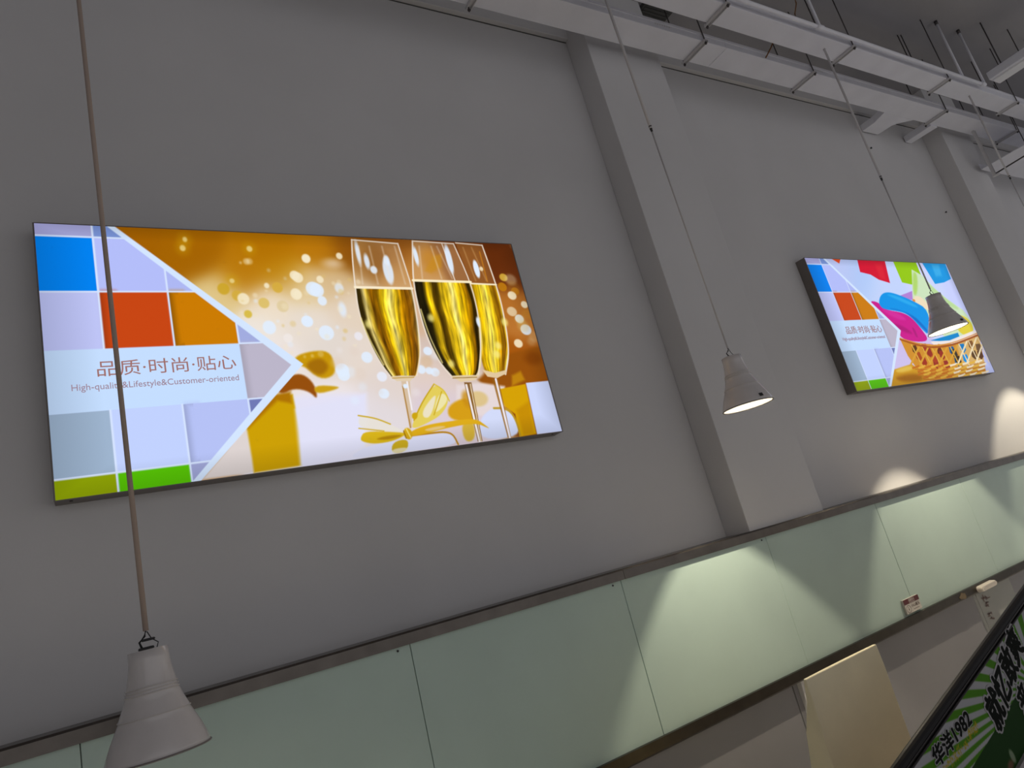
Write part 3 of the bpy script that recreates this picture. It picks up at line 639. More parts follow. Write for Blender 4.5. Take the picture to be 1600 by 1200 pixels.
('s',(228,206,90),0.003,1.0,[(1.249,0.112),(1.323,0.212),(1.397,0.288),(1.438,0.255),(1.45,0.203),(1.398,0.144),(1.32,0.114),(1.259,0.097)]),
('s',(236,226,196),0.004,1.0,[(1.314,0.172),(1.372,0.227),(1.398,0.237),(1.346,0.14),(1.311,0.139)]),
('s',(240,234,190),0.003,0.8,[(1.402,0.236),(1.437,0.241),(1.445,0.201),(1.357,0.143)]),
('l',(200,165,30),0.002,1.0,0.006,[(1.396,0.286),(1.323,0.212),(1.266,0.134)]),
('l',(205,170,30),0.002,1.0,0.005,[(1.424,0.249),(1.363,0.148)]),
('l',(216,190,60),0.002,1.0,0.006,[(1.396,0.286),(1.438,0.255),(1.45,0.203)]),
('s',(222,172,24),0.003,1.0,[(1.236,0.088),(1.319,0.109),(1.442,0.113),(1.559,0.113),(1.607,0.068),(1.615,0.057),(1.553,0.092),(1.414,0.085),(1.31,0.071),(1.235,0.065)]),
('s',(228,200,150),0.004,0.8,[(1.294,0.089),(1.377,0.098),(1.415,0.089),(1.331,0.077)]),
('s',(205,165,10),0.003,1.0,[(1.263,0.167),(1.293,0.167),(1.281,0.137),(1.259,0.139)]),
('s',(204,172,30),0.003,1.0,[(1.151,0.053),(1.225,0.06),(1.209,0.008),(1.138,0.004)]),
('s',(232,226,206),0.004,0.8,[(1.146,0.024),(1.212,0.024),(1.209,0.008),(1.138,0.004)]),
('d',(210,165,20),0.003,1.0,(1.227,0.08,0.019,0.025)),
('l',(245,225,120),0.001,1.0,0.005,[(1.224,0.101),(1.235,0.063)]),
('l',(140,95,0),0.001,1.0,0.004,[(1.21,0.094),(1.215,0.061)])
]
ART2=[
('p',(225,75,25),0.003,1.0,[(0.325,1.002),(0.442,1.001),(0.404,0.962)]),
('p',(212,14,48),0.003,1.0,[(0.661,1.002),(1.043,1.005),(0.981,0.808),(0.842,0.836),(0.757,0.878),(0.631,0.897)]),
('p',(230,60,60),0.02,0.35,[(0.879,0.966),(0.977,0.969),(0.939,0.837),(0.867,0.855)]),
('p',(148,200,0),0.003,1.0,[(1.161,1.003),(1.509,1.004),(1.499,0.843),(1.438,0.794),(1.293,0.797),(1.161,0.815)]),
('p',(10,150,225),0.003,1.0,[(1.606,0.998),(1.993,1.002),(1.973,0.855),(1.828,0.821),(1.665,0.805)]),
('p',(80,185,240),0.02,0.6,[(1.746,0.987),(1.875,0.99),(1.84,0.882),(1.731,0.873)]),
('p',(205,228,190),0.003,1.0,[(1.391,0.934),(1.517,0.881),(1.622,0.766),(1.762,0.661),(1.94,0.564),(2.002,0.444),(1.935,0.342),(1.473,0.307),(1.311,0.521),(1.19,0.641),(1.274,0.76)]),
('s',(170,212,90),0.015,0.8,[(1.397,0.924),(1.452,0.89),(1.323,0.72),(1.238,0.693)]),
('s',(178,216,140),0.015,0.7,[(1.549,0.829),(1.692,0.698),(1.9,0.578),(1.812,0.566),(1.55,0.706)]),
('s',(225,208,60),0.006,1.0,[(1.692,0.513),(1.905,0.523),(1.996,0.437),(1.924,0.336),(1.703,0.344)]),
('s',(240,222,190),0.006,1.0,[(1.243,0.7),(1.37,0.69),(1.419,0.585),(1.351,0.573),(1.219,0.643)]),
('s',(225,140,60),0.004,1.0,[(1.21,0.674),(1.246,0.664),(1.228,0.641),(1.193,0.651)]),
('p',(178,128,214),0.003,1.0,[(1.048,0.701),(1.256,0.741),(1.206,0.662),(1.148,0.67)]),
('s',(204,20,140),0.003,1.0,[(0.586,0.661),(0.705,0.651),(0.761,0.583),(0.979,0.56),(1.081,0.513),(1.147,0.422),(1.195,0.318),(1.013,0.311),(0.804,0.349),(0.818,0.432),(0.671,0.572)]),
('s',(150,5,100),0.015,0.5,[(0.713,0.485),(0.902,0.455),(1.018,0.376),(0.9,0.392)]),
('s',(222,60,170),0.015,0.5,[(0.672,0.603),(0.898,0.568),(1.015,0.489),(0.854,0.506)]),
('s',(160,15,110),0.006,0.6,[(1.017,0.439),(1.055,0.425),(1.053,0.349),(1.021,0.351)]),
('s',(0,148,232),0.003,1.0,[(0.716,0.652),(0.771,0.702),(0.854,0.731),(0.972,0.725),(1.199,0.659),(1.386,0.573),(1.226,0.353),(1.149,0.419),(1.08,0.518),(0.982,0.564),(0.744,0.588),(0.707,0.618)]),
('s',(60,185,245),0.012,0.6,[(0.853,0.714),(0.977,0.707),(1.243,0.614),(1.223,0.588),(0.937,0.682)]),
('s',(0,95,190),0.012,0.7,[(0.774,0.601),(0.993,0.579),(1.136,0.473),(1.227,0.368),(1.232,0.419),(1.105,0.551)]),
('p',(0,135,205),0.003,1.0,[(1.21,0.318),(1.684,0.367),(1.684,0.322),(1.486,0.293)]),
('p',(205,150,30),0.006,1.0,[(0.404,-0.005),(0.54,0.12),(0.803,0.147),(0.987,0.033),(0.907,-0.0)]),
('s',(150,85,5),0.02,0.7,[(0.498,0.068),(0.838,0.079),(0.892,0.009),(0.586,0.021)]),
('s',(228,196,90),0.012,0.8,[(0.543,0.116),(0.779,0.143),(0.814,0.105),(0.595,0.09)]),
('p',(208,142,40),0.003,1.0,[(0.789,0.357),(1.01,0.307),(1.239,0.281),(1.558,0.29),(2.004,0.36),(2.016,0.325),(1.927,0.152),(1.851,0.002),(1.339,-0.003),(0.915,0.004),(0.853,0.1),(0.8,0.213)]),
('p',(214,180,120),0.02,0.8,[(1.581,0.289),(1.998,0.354),(1.927,0.152),(1.896,0.073),(1.522,0.071)]),
('p',(240,230,226),0.003,1.0,[(1.202,0.308),(1.497,0.306),(1.996,0.381),(2.002,0.34),(1.547,0.277),(1.235,0.276)]),
('p',(90,50,10),0.002,1.0,[(0.909,0.288),(0.971,0.29),(0.971,0.241),(0.924,0.216),(0.892,0.243)]),
('p',(160,50,30),0.002,1.0,[(1.056,0.294),(1.12,0.296),(1.12,0.246),(1.071,0.221),(1.038,0.248)]),
('p',(150,45,30),0.002,1.0,[(1.093,0.255),(1.158,0.257),(1.157,0.207),(1.108,0.182),(1.075,0.208)]),
('p',(110,40,20),0.002,1.0,[(1.255,0.257),(1.322,0.259),(1.321,0.208),(1.27,0.183),(1.236,0.21)]),
('p',(150,45,30),0.002,1.0,[(1.266,0.227),(1.334,0.229),(1.333,0.178),(1.282,0.153),(1.247,0.18)]),
('p',(10,90,150),0.002,1.0,[(1.442,0.253),(1.512,0.255),(1.51,0.203),(1.457,0.178),(1.422,0.205)]),
('p',(60,50,40),0.002,1.0,[(1.459,0.231),(1.529,0.232),(1.528,0.18),(1.475,0.155),(1.439,0.183)]),
('p',(10,120,190),0.002,1.0,[(1.627,0.269),(1.699,0.271),(1.697,0.218),(1.642,0.191),(1.605,0.219)]),
('p',(130,85,40),0.002,1.0,[(1.783,0.288),(1.858,0.291),(1.856,0.237),(1.799,0.21),(1.761,0.238)]),
('p',(110,80,50),0.002,1.0,[(1.887,0.257),(1.963,0.259),(1.96,0.205),(1.902,0.178),(1.864,0.207)]),
('p',(160,50,25),0.002,1.0,[(0.963,0.187),(1.026,0.189),(1.026,0.14),(0.979,0.116),(0.946,0.142)]),
('p',(150,45,30),0.002,1.0,[(1.121,0.16),(1.186,0.161),(1.185,0.111),(1.136,0.087),(1.103,0.114)]),
('p',(170,60,30),0.002,1.0,[(1.132,0.203),(1.197,0.204),(1.196,0.154),(1.147,0.13),(1.114,0.157)]),
('p',(150,45,35),0.002,1.0,[(1.27,0.145),(1.337,0.146),(1.336,0.095),(1.286,0.071),(1.251,0.098)]),
('p',(20,80,120),0.002,1.0,[(1.45,0.16),(1.519,0.161),(1.518,0.11),(1.465,0.085),(1.43,0.113)]),
('p',(0,140,220),0.002,1.0,[(1.6,0.178),(1.672,0.179),(1.67,0.127),(1.615,0.101),(1.579,0.129)]),
('p',(60,40,20),0.002,1.0,[(1.472,0.172),(1.542,0.173),(1.54,0.121),(1.487,0.096),(1.452,0.124)]),
('p',(90,60,30),0.002,1.0,[(1.761,0.202),(1.835,0.204),(1.833,0.151),(1.776,0.125),(1.739,0.153)]),
('p',(90,55,30),0.002,1.0,[(1.861,0.197),(1.936,0.199),(1.934,0.145),(1.876,0.119),(1.838,0.148)]),
('p',(170,70,20),0.002,1.0,[(0.921,0.233),(0.984,0.234),(0.984,0.185),(0.937,0.161),(0.904,0.187)]),
('l',(222,176,70),0.0015,1.0,0.016,[(0.914,0.295),(0.94,0.114)]),
('l',(216,160,50),0.0015,1.0,0.016,[(1.031,0.29),(0.789,0.142)]),
('l',(222,176,70),0.0015,1.0,0.016,[(1.046,0.29),(1.072,0.106)]),
('l',(216,160,50),0.0015,1.0,0.016,[(1.166,0.284),(0.916,0.134)]),
('l',(222,176,70),0.0015,1.0,0.016,[(1.181,0.283),(1.207,0.097)]),
('l',(216,160,50),0.0015,1.0,0.016,[(1.304,0.278),(1.047,0.126)]),
('l',(222,176,70),0.0015,1.0,0.016,[(1.32,0.277),(1.345,0.089)]),
('l',(216,160,50),0.0015,1.0,0.016,[(1.447,0.271),(1.181,0.118)]),
('l',(222,176,70),0.0015,1.0,0.016,[(1.463,0.271),(1.488,0.08)]),
('l',(216,160,50),0.0015,1.0,0.016,[(1.597,0.268),(1.319,0.109)]),
('l',(236,214,170),0.0015,1.0,0.016,[(1.618,0.273),(1.639,0.076)]),
('l',(238,220,180),0.0015,1.0,0.016,[(1.772,0.29),(1.465,0.105)]),
('l',(236,214,170),0.0015,1.0,0.016,[(1.794,0.294),(1.808,0.086)]),
('l',(238,220,180),0.0015,1.0,0.016,[(1.953,0.312),(1.624,0.112)]),
('l',(236,214,170),0.0015,1.0,0.016,[(1.976,0.316),(1.982,0.096)]),
('l',(238,220,180),0.0015,1.0,0.016,[(2.142,0.334),(1.789,0.118)]),
('l',(165,85,25),0.002,1.0,0.016,[(0.79,0.345),(0.995,0.287),(1.22,0.256),(1.539,0.267),(1.993,0.333)]),
('l',(214,140,60),0.0015,1.0,0.008,[(0.787,0.355),(1.006,0.301),(1.232,0.272),(1.552,0.284),(2.001,0.351)]),
('l',(196,110,24),0.002,1.0,0.014,[(0.795,0.116),(0.849,0.12),(0.893,0.127)]),
('l',(226,176,60),0.002,1.0,0.014,[(0.881,0.112),(0.936,0.116),(0.981,0.123)]),
('l',(196,110,24),0.002,1.0,0.014,[(0.969,0.109),(1.025,0.113),(1.07,0.119)]),
('l',(226,176,60),0.002,1.0,0.014,[(1.058,0.106),(1.115,0.11),(1.162,0.117)]),
('l',(196,110,24),0.002,1.0,0.014,[(1.15,0.104),(1.209,0.107),(1.256,0.114)]),
('l',(226,176,60),0.002,1.0,0.014,[(1.245,0.102),(1.304,0.106),(1.353,0.113)]),
('l',(238,224,196),0.002,1.0,0.014,[(1.341,0.101),(1.402,0.105),(1.452,0.112)]),
('l',(226,176,60),0.002,1.0,0.014,[(1.441,0.101),(1.503,0.105),(1.553,0.112)]),
('l',(238,224,196),0.002,1.0,0.014,[(1.543,0.101),(1.606,0.105),(1.658,0.113)]),
('l',(226,176,60),0.002,1.0,0.014,[(1.647,0.103),(1.712,0.106),(1.765,0.114)]),
('l',(238,224,196),0.002,1.0,0.014,[(1.755,0.105),(1.821,0.109),(1.875,0.116)]),
('l',(150,70,15),0.002,0.8,0.004,[(0.825,0.105),(1.28,0.07),(1.915,0.094)]),
('l',(196,110,24),0.002,1.0,0.014,[(0.849,0.086),(0.903,0.089),(0.948,0.096)]),
('l',(226,176,60),0.002,1.0,0.014,[(0.933,0.082),(0.989,0.085),(1.034,0.092)]),
('l',(196,110,24),0.002,1.0,0.014,[(1.02,0.078),(1.077,0.082),(1.123,0.088)]),
('l',(226,176,60),0.002,1.0,0.014,[(1.109,0.075),(1.166,0.079),(1.213,0.085)]),
('l',(196,110,24),0.002,1.0,0.014,[(1.2,0.073),(1.258,0.076),(1.306,0.083)]),
('l',(226,176,60),0.002,1.0,0.014,[(1.293,0.071),(1.353,0.075),(1.402,0.082)]),
('l',(238,224,196),0.002,1.0,0.014,[(1.388,0.07),(1.45,0.074),(1.5,0.081)]),
('l',(226,176,60),0.002,1.0,0.014,[(1.487,0.07),(1.549,0.073),(1.6,0.08)]),
('l',(238,224,196),0.002,1.0,0.014,[(1.587,0.07),(1.651,0.074),(1.703,0.081)]),
('l',(226,176,60),0.002,1.0,0.014,[(1.691,0.071),(1.756,0.075),(1.809,0.082)]),
('l',(238,224,196),0.002,1.0,0.014,[(1.797,0.073),(1.863,0.077),(1.918,0.084)]),
('l',(150,70,15),0.002,0.8,0.004,[(0.842,0.076),(1.258,0.043),(1.886,0.062)]),
('l',(196,110,24),0.002,1.0,0.014,[(0.83,0.06),(0.884,0.064),(0.929,0.07)]),
('l',(226,176,60),0.002,1.0,0.014,[(0.912,0.056),(0.967,0.059),(1.012,0.066)]),
('l',(196,110,24),0.002,1.0,0.014,[(0.995,0.051),(1.052,0.055),(1.098,0.061)]),
('l',(226,176,60),0.002,1.0,0.014,[(1.081,0.047),(1.138,0.051),(1.185,0.058)]),
('l',(196,110,24),0.002,1.0,0.014,[(1.169,0.044),(1.227,0.048),(1.275,0.055)]),
('l',(226,176,60),0.002,1.0,0.014,[(1.259,0.042),(1.318,0.045),(1.367,0.052)]),
('l',(238,224,196),0.002,1.0,0.014,[(1.351,0.04),(1.412,0.044),(1.461,0.05)]),
('l',(226,176,60),0.002,1.0,0.014,[(1.446,0.039),(1.508,0.043),(1.558,0.049)]),
('l',(238,224,196),0.002,1.0,0.014,[(1.543,0.039),(1.606,0.042),(1.657,0.049)]),
('l',(226,176,60),0.002,1.0,0.014,[(1.642,0.039),(1.707,0.043),(1.759,0.05)]),
('l',(238,224,196),0.002,1.0,0.014,[(1.745,0.04),(1.81,0.044),(1.864,0.051)]),
('l',(150,70,15),0.002,0.8,0.004,[(0.86,0.049),(1.237,0.017),(1.858,0.031)]),
('l',(196,110,24),0.002,1.0,0.014,[(0.883,0.031),(0.938,0.034),(0.982,0.04)]),
('l',(226,176,60),0.002,1.0,0.014,[(0.963,0.026),(1.019,0.029),(1.065,0.035)]),
('l',(196,110,24),0.002,1.0,0.014,[(1.046,0.021),(1.103,0.024),(1.149,0.031)]),
('l',(226,176,60),0.002,1.0,0.014,[(1.13,0.017),(1.188,0.02),(1.235,0.027)]),
('l',(196,110,24),0.002,1.0,0.014,[(1.217,0.014),(1.276,0.017),(1.324,0.024)]),
('l',(226,176,60),0.002,1.0,0.014,[(1.306,0.011),(1.366,0.015),(1.415,0.021)]),
('l',(238,224,196),0.002,1.0,0.014,[(1.396,0.009),(1.458,0.013),(1.507,0.019)]),
('l',(226,176,60),0.002,1.0,0.014,[(1.49,0.008),(1.552,0.011),(1.603,0.018)]),
('l',(238,224,196),0.002,1.0,0.014,[(1.585,0.007),(1.649,0.011),(1.701,0.018)]),
('l',(226,176,60),0.002,1.0,0.014,[(1.683,0.008),(1.748,0.011),(1.801,0.018)]),
('l',(238,224,196),0.002,1.0,0.014,[(1.784,0.009),(1.85,0.012),(1.904,0.019)]),
('l',(150,70,15),0.002,0.8,0.004,[(0.878,0.021),(1.216,-0.009),(1.83,-0.0)])
]

def tiles(cv):
    H, WH = (214, 228, 255), (212, 230, 255)
    def R(u0, u1, v0, v1, c, sh=0.0):
        cv.poly([(u0, v0), (u1, v0), (u1, v1), (u0, v1)], c)
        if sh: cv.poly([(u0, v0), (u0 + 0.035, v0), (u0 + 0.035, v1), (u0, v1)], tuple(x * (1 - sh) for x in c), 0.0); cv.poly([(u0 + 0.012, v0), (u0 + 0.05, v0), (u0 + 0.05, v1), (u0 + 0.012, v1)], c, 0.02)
    c0, c1, c2, c3 = 0.0, 0.177, 0.399, 0.623; r = [1.0, 0.950, 0.731, 0.512, 0.286, 0.068, 0.0]
    base = [(0, 1.0), (0.236, 1.0), (0.826, 0.413), (0.411, 0.0), (0, 0)]
    cv.poly(base, (184, 192, 246))
    keep = cv.c.copy()
    R(c0, c1, r[1], r[0], (166, 166, 216)); R(c1, c2, r[1], r[0], (122, 148, 214))
    R(c0, c1, r[2], r[1], (0, 130, 240)); R(c1, c2, r[2], r[1], (180, 190, 250)); R(c2, c3, r[2], r[1], (174, 184, 244))
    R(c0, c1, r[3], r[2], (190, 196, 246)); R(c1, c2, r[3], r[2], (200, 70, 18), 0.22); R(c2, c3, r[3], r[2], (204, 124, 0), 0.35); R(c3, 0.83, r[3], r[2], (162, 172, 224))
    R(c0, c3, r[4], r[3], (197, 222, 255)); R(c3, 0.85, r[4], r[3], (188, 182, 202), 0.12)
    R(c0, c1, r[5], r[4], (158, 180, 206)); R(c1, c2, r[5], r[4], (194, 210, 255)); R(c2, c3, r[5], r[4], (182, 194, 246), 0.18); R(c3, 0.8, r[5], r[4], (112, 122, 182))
    R(c0, c1, r[6], r[5], (146, 166, 0)); R(c1, c2, r[6], r[5], (88, 196, 0)); R(c2, c3, r[6], r[5], (160, 166, 214))
    for v in (r[1], r[2], r[5]): cv.line([(0, v), (0.8, v)], 0.0065, H)
    cv.line([(c3, r[3]), (0.8, r[3])], 0.0065, H); cv.line([(c3, r[4]), (0.8, r[4])], 0.0065, H); 
    cv.line([(c1, r[3]), (c1, 1.0)], 0.0065, H); cv.line([(c2, r[3]), (c2, r[1])], 0.0065, H); cv.line([(c3, r[3]), (c3, r[2])], 0.0065, H)
    cv.line([(c1, 0), (c1, r[4])], 0.0065, H); cv.line([(c2, 0), (c2, r[4])], 0.0065, H); cv.line([(c3, r[5]), (c3, r[4])], 0.0065, H)
    inside = cv.soft(cv.sdf((slice(None), slice(None)), base), 0.0)[..., None]
    cv.c = keep * (1 - inside) + cv.c * inside
    cv.poly([(0.222, 1.001), (0.248, 1.001), (0.850, 0.413), (0.424, -0.001), (0.396, -0.001), (0.803, 0.413)], WH)
def paint(art, field, sig, nx, ny):
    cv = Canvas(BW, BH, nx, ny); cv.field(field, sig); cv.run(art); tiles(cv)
    e = np.minimum.reduce([cv.u / 0.16, (BW - cv.u) / 0.10, cv.v / 0.10, (BH - cv.v) / 0.06]); f = 0.86 + 0.14 * np.clip(e, 0, 1)  # uneven backlight, dimmer towards the edges, painted into the print colours
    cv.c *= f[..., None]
    return cv
def lightbox(x, z, cv, label):
    e = empty('light_box', (x, 0.0, z), label, 'light box', 'wall-mounted advertising light boxes')
    fr = 0.004
    box('housing', 0, BW, -BD + 0.004, 0.0, 0, BH, M['housing'], e, 0.002)
    for nm, a in (('frame_strip', (-fr * 0.3, fr, 0, BH)), ('frame_strip', (BW - fr, BW + fr * 0.3, 0, BH)), ('frame_strip', (fr, BW - fr, BH - fr * 0.6, BH + fr * 0.3)), ('frame_strip', (fr, BW - fr, -fr * 0.3, fr * 0.6))):
        box(nm, a[0], a[1], -BD - 0.001, -BD + 0.006, a[2], a[3], M['housing'], e)
    me = cv.mesh('print_panel')
    p = link('print_panel', me, M['print'], e); p.location = (0, -BD, 0)
    mw = Matrix.Translation((0.150, -0.0012, 0.414)) @ Matrix.Rotation(math.pi / 2, 4, 'X')
    text_mesh('lettering', '品质·时尚·贴心', 0.062, M['ink'], p, mw, 0.450)
    mw = Matrix.Translation((0.072, -0.0012, 0.363)) @ Matrix.Rotation(math.pi / 2, 4, 'X')
    text_mesh('lettering', 'High-quality&Lifestyle&Customer-oriented', 0.033, M['ink2'], p, mw, 0.530)
    for sx in (0.045, BW - 0.045):
        bm = bmesh.new(); tube_bm(bm, [(sx, -0.052, 0.002), (sx, -0.052, -0.003)], 0.005, 8); link('screw', finish(bm, 'screw'), M['rod'], e)
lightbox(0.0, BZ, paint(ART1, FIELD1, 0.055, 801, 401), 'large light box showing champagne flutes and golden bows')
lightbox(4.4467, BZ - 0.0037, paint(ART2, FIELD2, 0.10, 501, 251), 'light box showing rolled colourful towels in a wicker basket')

# ---------------------------------------------------------------- pendant lamps
LR, LH = 0.112, 0.235
prof = [(0, .39), (.10, .395), (.22, .425), (.33, .475), (.345, .483), (.352, .492), (.36, .489), (.375, .495), (.382, .505), (.39, .502), (.405, .510), (.412, .520), (.42, .517), (.5, .575), (.6, .665), (.612, .678), (.62, .688), (.63, .685), (.7, .755), (.8, .855), (.9, .940), (.96, .982), (1.0, 1.0)]
outer = [(LR * r, LH * (1 - t)) for t, r in prof]
inner = [(LR * r - 0.004, LH * (1 - t)) for t, r in prof if t > 0.15 and t < 0.99]
shade_me = lathe_mesh('shade', outer + [(LR - 0.003, 0.0)], 56, False)
# open the bottom cap and close the top only
bm = bmesh.new(); bm.from_mesh(shade_me)
bmesh.ops.delete(bm, geom=[f for f in bm.faces if len(f.verts) > 4 and f.calc_center_median().z < 0.01], context='FACES')
bm.to_mesh(shade_me); bm.free()
shade_me.materials.append(M['shade'])
inn_me = lathe_mesh('reflector', [(0.03, LH - 0.045)] + [(r, z) for r, z in inner if z < LH - 0.045] + [(LR - 0.004, 0.001)], 56, False)
bm = bmesh.new(); bm.from_mesh(inn_me)
bmesh.ops.delete(bm, geom=[f for f in bm.faces if len(f.verts) > 4 and f.calc_center_median().z < 0.01], context='FACES')
bm.to_mesh(inn_me); bm.free(); inn_me.materials.append(M['inner'])
bulb_me = lathe_mesh('bulb', [(0.001, 0.170), (0.010, 0.172), (0.015, 0.178), (0.017, 0.186), (0.015, 0.194), (0.010, 0.199)], 20)
bulb_me.materials.append(M['bulb'])
bm = bmesh.new()
for k in range(56):
    pass
N = 56; T = 8; rings = []
for k in range(N):
    a = 2 * math.pi * k / N
    rings.append([bm.verts.new(((LR + 0.0022 * math.cos(b)) * math.cos(a), (LR + 0.0022 * math.cos(b)) * math.sin(a), 0.0022 * math.sin(b))) for b in [2 * math.pi * j / T for j in range(T)]])
for k in range(N):
    for j in range(T): bm.faces.new((rings[k][j], rings[(k+1) % N][j], rings[(k+1) % N][(j+1) % T], rings[k][(j+1) % T]))
rim_me = finish(bm, 'rim'); rim_me.materials.append(M['rim'])
bm = bmesh.new()
for t, r in ((.352, .494), (.382, .507), (.412, .522), (.62, .690)):
    rr, z = LR * r + 0.0004, LH * (1 - t); rg = []
    for k in range(N):
        a = 2 * math.pi * k / N
        rg.append([bm.verts.new(((rr + 0.0011 * math.cos(b)) * math.cos(a), (rr + 0.0011 * math.cos(b)) * math.sin(a), z + 0.0011 * math.sin(b))) for b in [2 * math.pi * j / 6 for j in range(6)]])
    for k in range(N):
        for j in range(6): bm.faces.new((rg[k][j], rg[(k+1) % N][j], rg[(k+1) % N][(j+1) % 6], rg[k][(j+1) % 6]))
band_me = finish(bm, 'band_lines'); band_me.materials.append(M['groove'])
for me in (rim_me, band_me):
    for p in me.polygons: p.use_smooth = True
LY = -0.66
def pendant(x, zr, ztop, label, thick, thick_r, thin_r, cm, fitting, power=1.0):
    e = empty('pendant_lamp', (x, LY, zr), label, 'pendant lamp', 'pendant lamps in a rising row')
    sh = link('shade', shade_me, None, e); link('band_lines', band_me, None, sh)
    link('rim', rim_me, None, sh)
    link('reflector', inn_me, None, e); link('bulb', bulb_me, None, e)
    top = LH; cz = ztop - zr; joint = top + (cz - top) * (1 - thick)
    # fittings on top
    f = box('clip', -0.020, 0.014, -0.008, 0.008, top, top + 0.007, M['black'], e, 0.002)
    tube('hook', [(-0.012, 0, top + 0.006), (-0.016, 0.004, top + 0.020), (-0.004, 0, top + 0.032), (0, 0, top + 0.046)], 0.0028, M['black'], f, 6)
    tube('hook', [(0.020, 0, top + 0.001), (0.024, 0.002, top + 0.012), (0.010, 0, top + 0.024), (0.002, 0, top + 0.042)], 0.0014, M['black'], f, 6)
    if fitting: box('toggle', -0.012, 0.018, -0.006, 0.006, top + 0.020, top + 0.026, M['black'], f, 0.002)
    if thick < 1:
        tube('cord', [(0, 0, top + 0.044), (0, 0, joint)], thin_r, cm, e, 8)
        tube('cord_sleeve', [(0, 0, joint), (0, 0, cz)], thick_r, cm, e, 10)
        tube('joint', [(0, 0, joint - 0.02), (0, 0, joint + 0.014)], [thin_r * 1.2, thick_r * 1.1], M['black'], e, 8)
    else:
        tube('cord', [(0, 0, top + 0.044), (0, 0, cz)], thick_r, cm, e, 10)
    if fitting == 0: box('sticker', 0.0, 0.0165, -0.0008, 0.0008, -0.0075, 0.0075, M['black'], e).matrix_local = Matrix.Rotation(math.radians(-18), 4, 'Z') @ Matrix.Translation((0.0, -LR * 0.965, 0.022)) @ Matrix.Rotation(math.radians(-22), 4, 'X')
    lt = bpy.data.lights.new('bulb_light', 'POINT'); lt.energy = LAMP_POWER * power; lt.color = (1.0, 0.88, 0.66); lt.shadow_soft_size = 0.007
    lo = bpy.data.objects.new('bulb_light', lt); COL.objects.link(lo); lo.parent = e; lo.location = (0, 0, 0.150)
pendant(0.179, 1.498, 4.56, 'nearest pendant lamp with thick tan cord hanging before the champagne light box', 1.0, 0.0066, 0.004, M['cord'], 1)
pendant(2.594, 2.124, 4.56, 'lit pendant lamp between the two light boxes beside the pilaster', 0.44, 0.0075, 0.0042, M['cord_grey'], 0)
pendant(4.640, 2.428, 4.56, 'lit pendant lamp hanging in front of the towel basket light box', 0.55, 0.0075, 0.0048, M['cord_grey'], 0, 1.65)
pendant(6.75, 2.84, 4.56, 'farthest pendant lamp, only its thin cord in view at the right edge', 0.55, 0.0075, 0.0048, M['cord_grey'], 0, 2.2)

# ---------------------------------------------------------------- small things on the wainscot
e = empty('notice_plate', (3.914, -0.170, 0.920), 'small white and maroon notice plate stuck on the green glass', 'sign')
box('plate', 0, 0.159, -0.014, 0.0, 0, 0.077, M['plate'], e, 0.001)
box('header', 0.0005, 0.1585, -0.0148, -0.0138, 0.050, 0.0768, M['maroon'], e)
R90 = Matrix.Rotation(math.pi / 2, 4, 'X')
text_mesh('lettering', '温馨提示', 0.017, M['plate'], e, Matrix.Translation((0.050, -0.0150, 0.0605)) @ R90, 0.062, 0.0003)
text_mesh('lettering', '小心碰头', 0.021, M['plate_ink'], e, Matrix.Translation((0.062, -0.0145, 0.0265)) @ R90, 0.088, 0.0003)
box('rule', 0.075, 0.135, -0.0144, -0.0138, 0.013, 0.0155, M['plate_ink'], e)
box('rule', 0.052, 0.112, -0.0152, -0.0145, 0.0535, 0.0555, M['plate'], e)
bm = bmesh.new(); tube_bm(bm, [(0.030 + 0.022 * math.cos(a), -0.0142, 0.024 + 0.019 * math.sin(a)) for a in [2 * math.pi * k / 24 for k in range(25)]], 0.0011, 6); link('ring_symbol', finish(bm, 'ring_symbol'), M['plate_ink'], e)
bm = bmesh.new(); tube_bm(bm, [(0.030, -0.0142, 0.034), (0.030, -0.0142, 0.016)], 0.0012, 6); tube_bm(bm, [(0.024, -0.0142, 0.022), (0.036, -0.0142, 0.022)], 0.0012, 6); link('figure_symbol', finish(bm, 'figure_symbol'), M['plate_ink'], e)
e = empty('door_sensor', (4.788, -0.188, 0.878), 'rounded off-white plastic sensor clipped on the dark lower trim', 'sensor')
bm = bmesh.new(); pts = []
for k in range(24):
    a = 2 * math.pi * k / 24; pts.append((0.080 * (1 if math.cos(a) > 0 else -1) + 0.024 * math.cos(a), 0.019 * math.sin(a)))
A = [bm.verts.new((x, 0.0, z)) for x, z in pts]; B = [bm.verts.new((x * 0.98, -0.026, z * 0.9)) for x, z in pts]; C_ = [bm.verts.new((x * 0.93, -0.032, z * 0.7)) for x, z in pts]
bm.faces.new(A); bm.faces.new(C_[::-1])
for a, b in ((A, B), (B, C_)):
    for k in range(24): bm.faces.new((a[k], a[(k+1) % 24], b[(k+1) % 24], b[k]))
link('shell', finish(bm, 'shell'), M['plastic'], e)
box('seam', -0.070, 0.070, -0.0335, -0.0315, 0.006, 0.0085, M['plate'], e); bm = bmesh.new(); tube_bm(bm, [(-0.072, -0.031, 0), (-0.072, -0.0345, 0)], 0.006, 10); link('button', finish(bm, 'button'), M['plate'], e)
bm = bmesh.new()
rng = random.Random(3); ring = [bm.verts.new((4.511 + 0.045 * math.cos(a) * rng.uniform(.6, 1.1), -0.1884, 0.882 + 0.022 * math.sin(a) * rng.uniform(.6, 1.1))) for a in [2 * math.pi * k / 10 for k in range(10)]]
f = bm.faces.new(ring); r_ = bmesh.ops.extrude_face_region(bm, geom=[f]); bmesh.ops.translate(bm, vec=(0, -0.0016, 0), verts=[v for v in r_['geom'] if isinstance(v, bmesh.types.BMVert)])
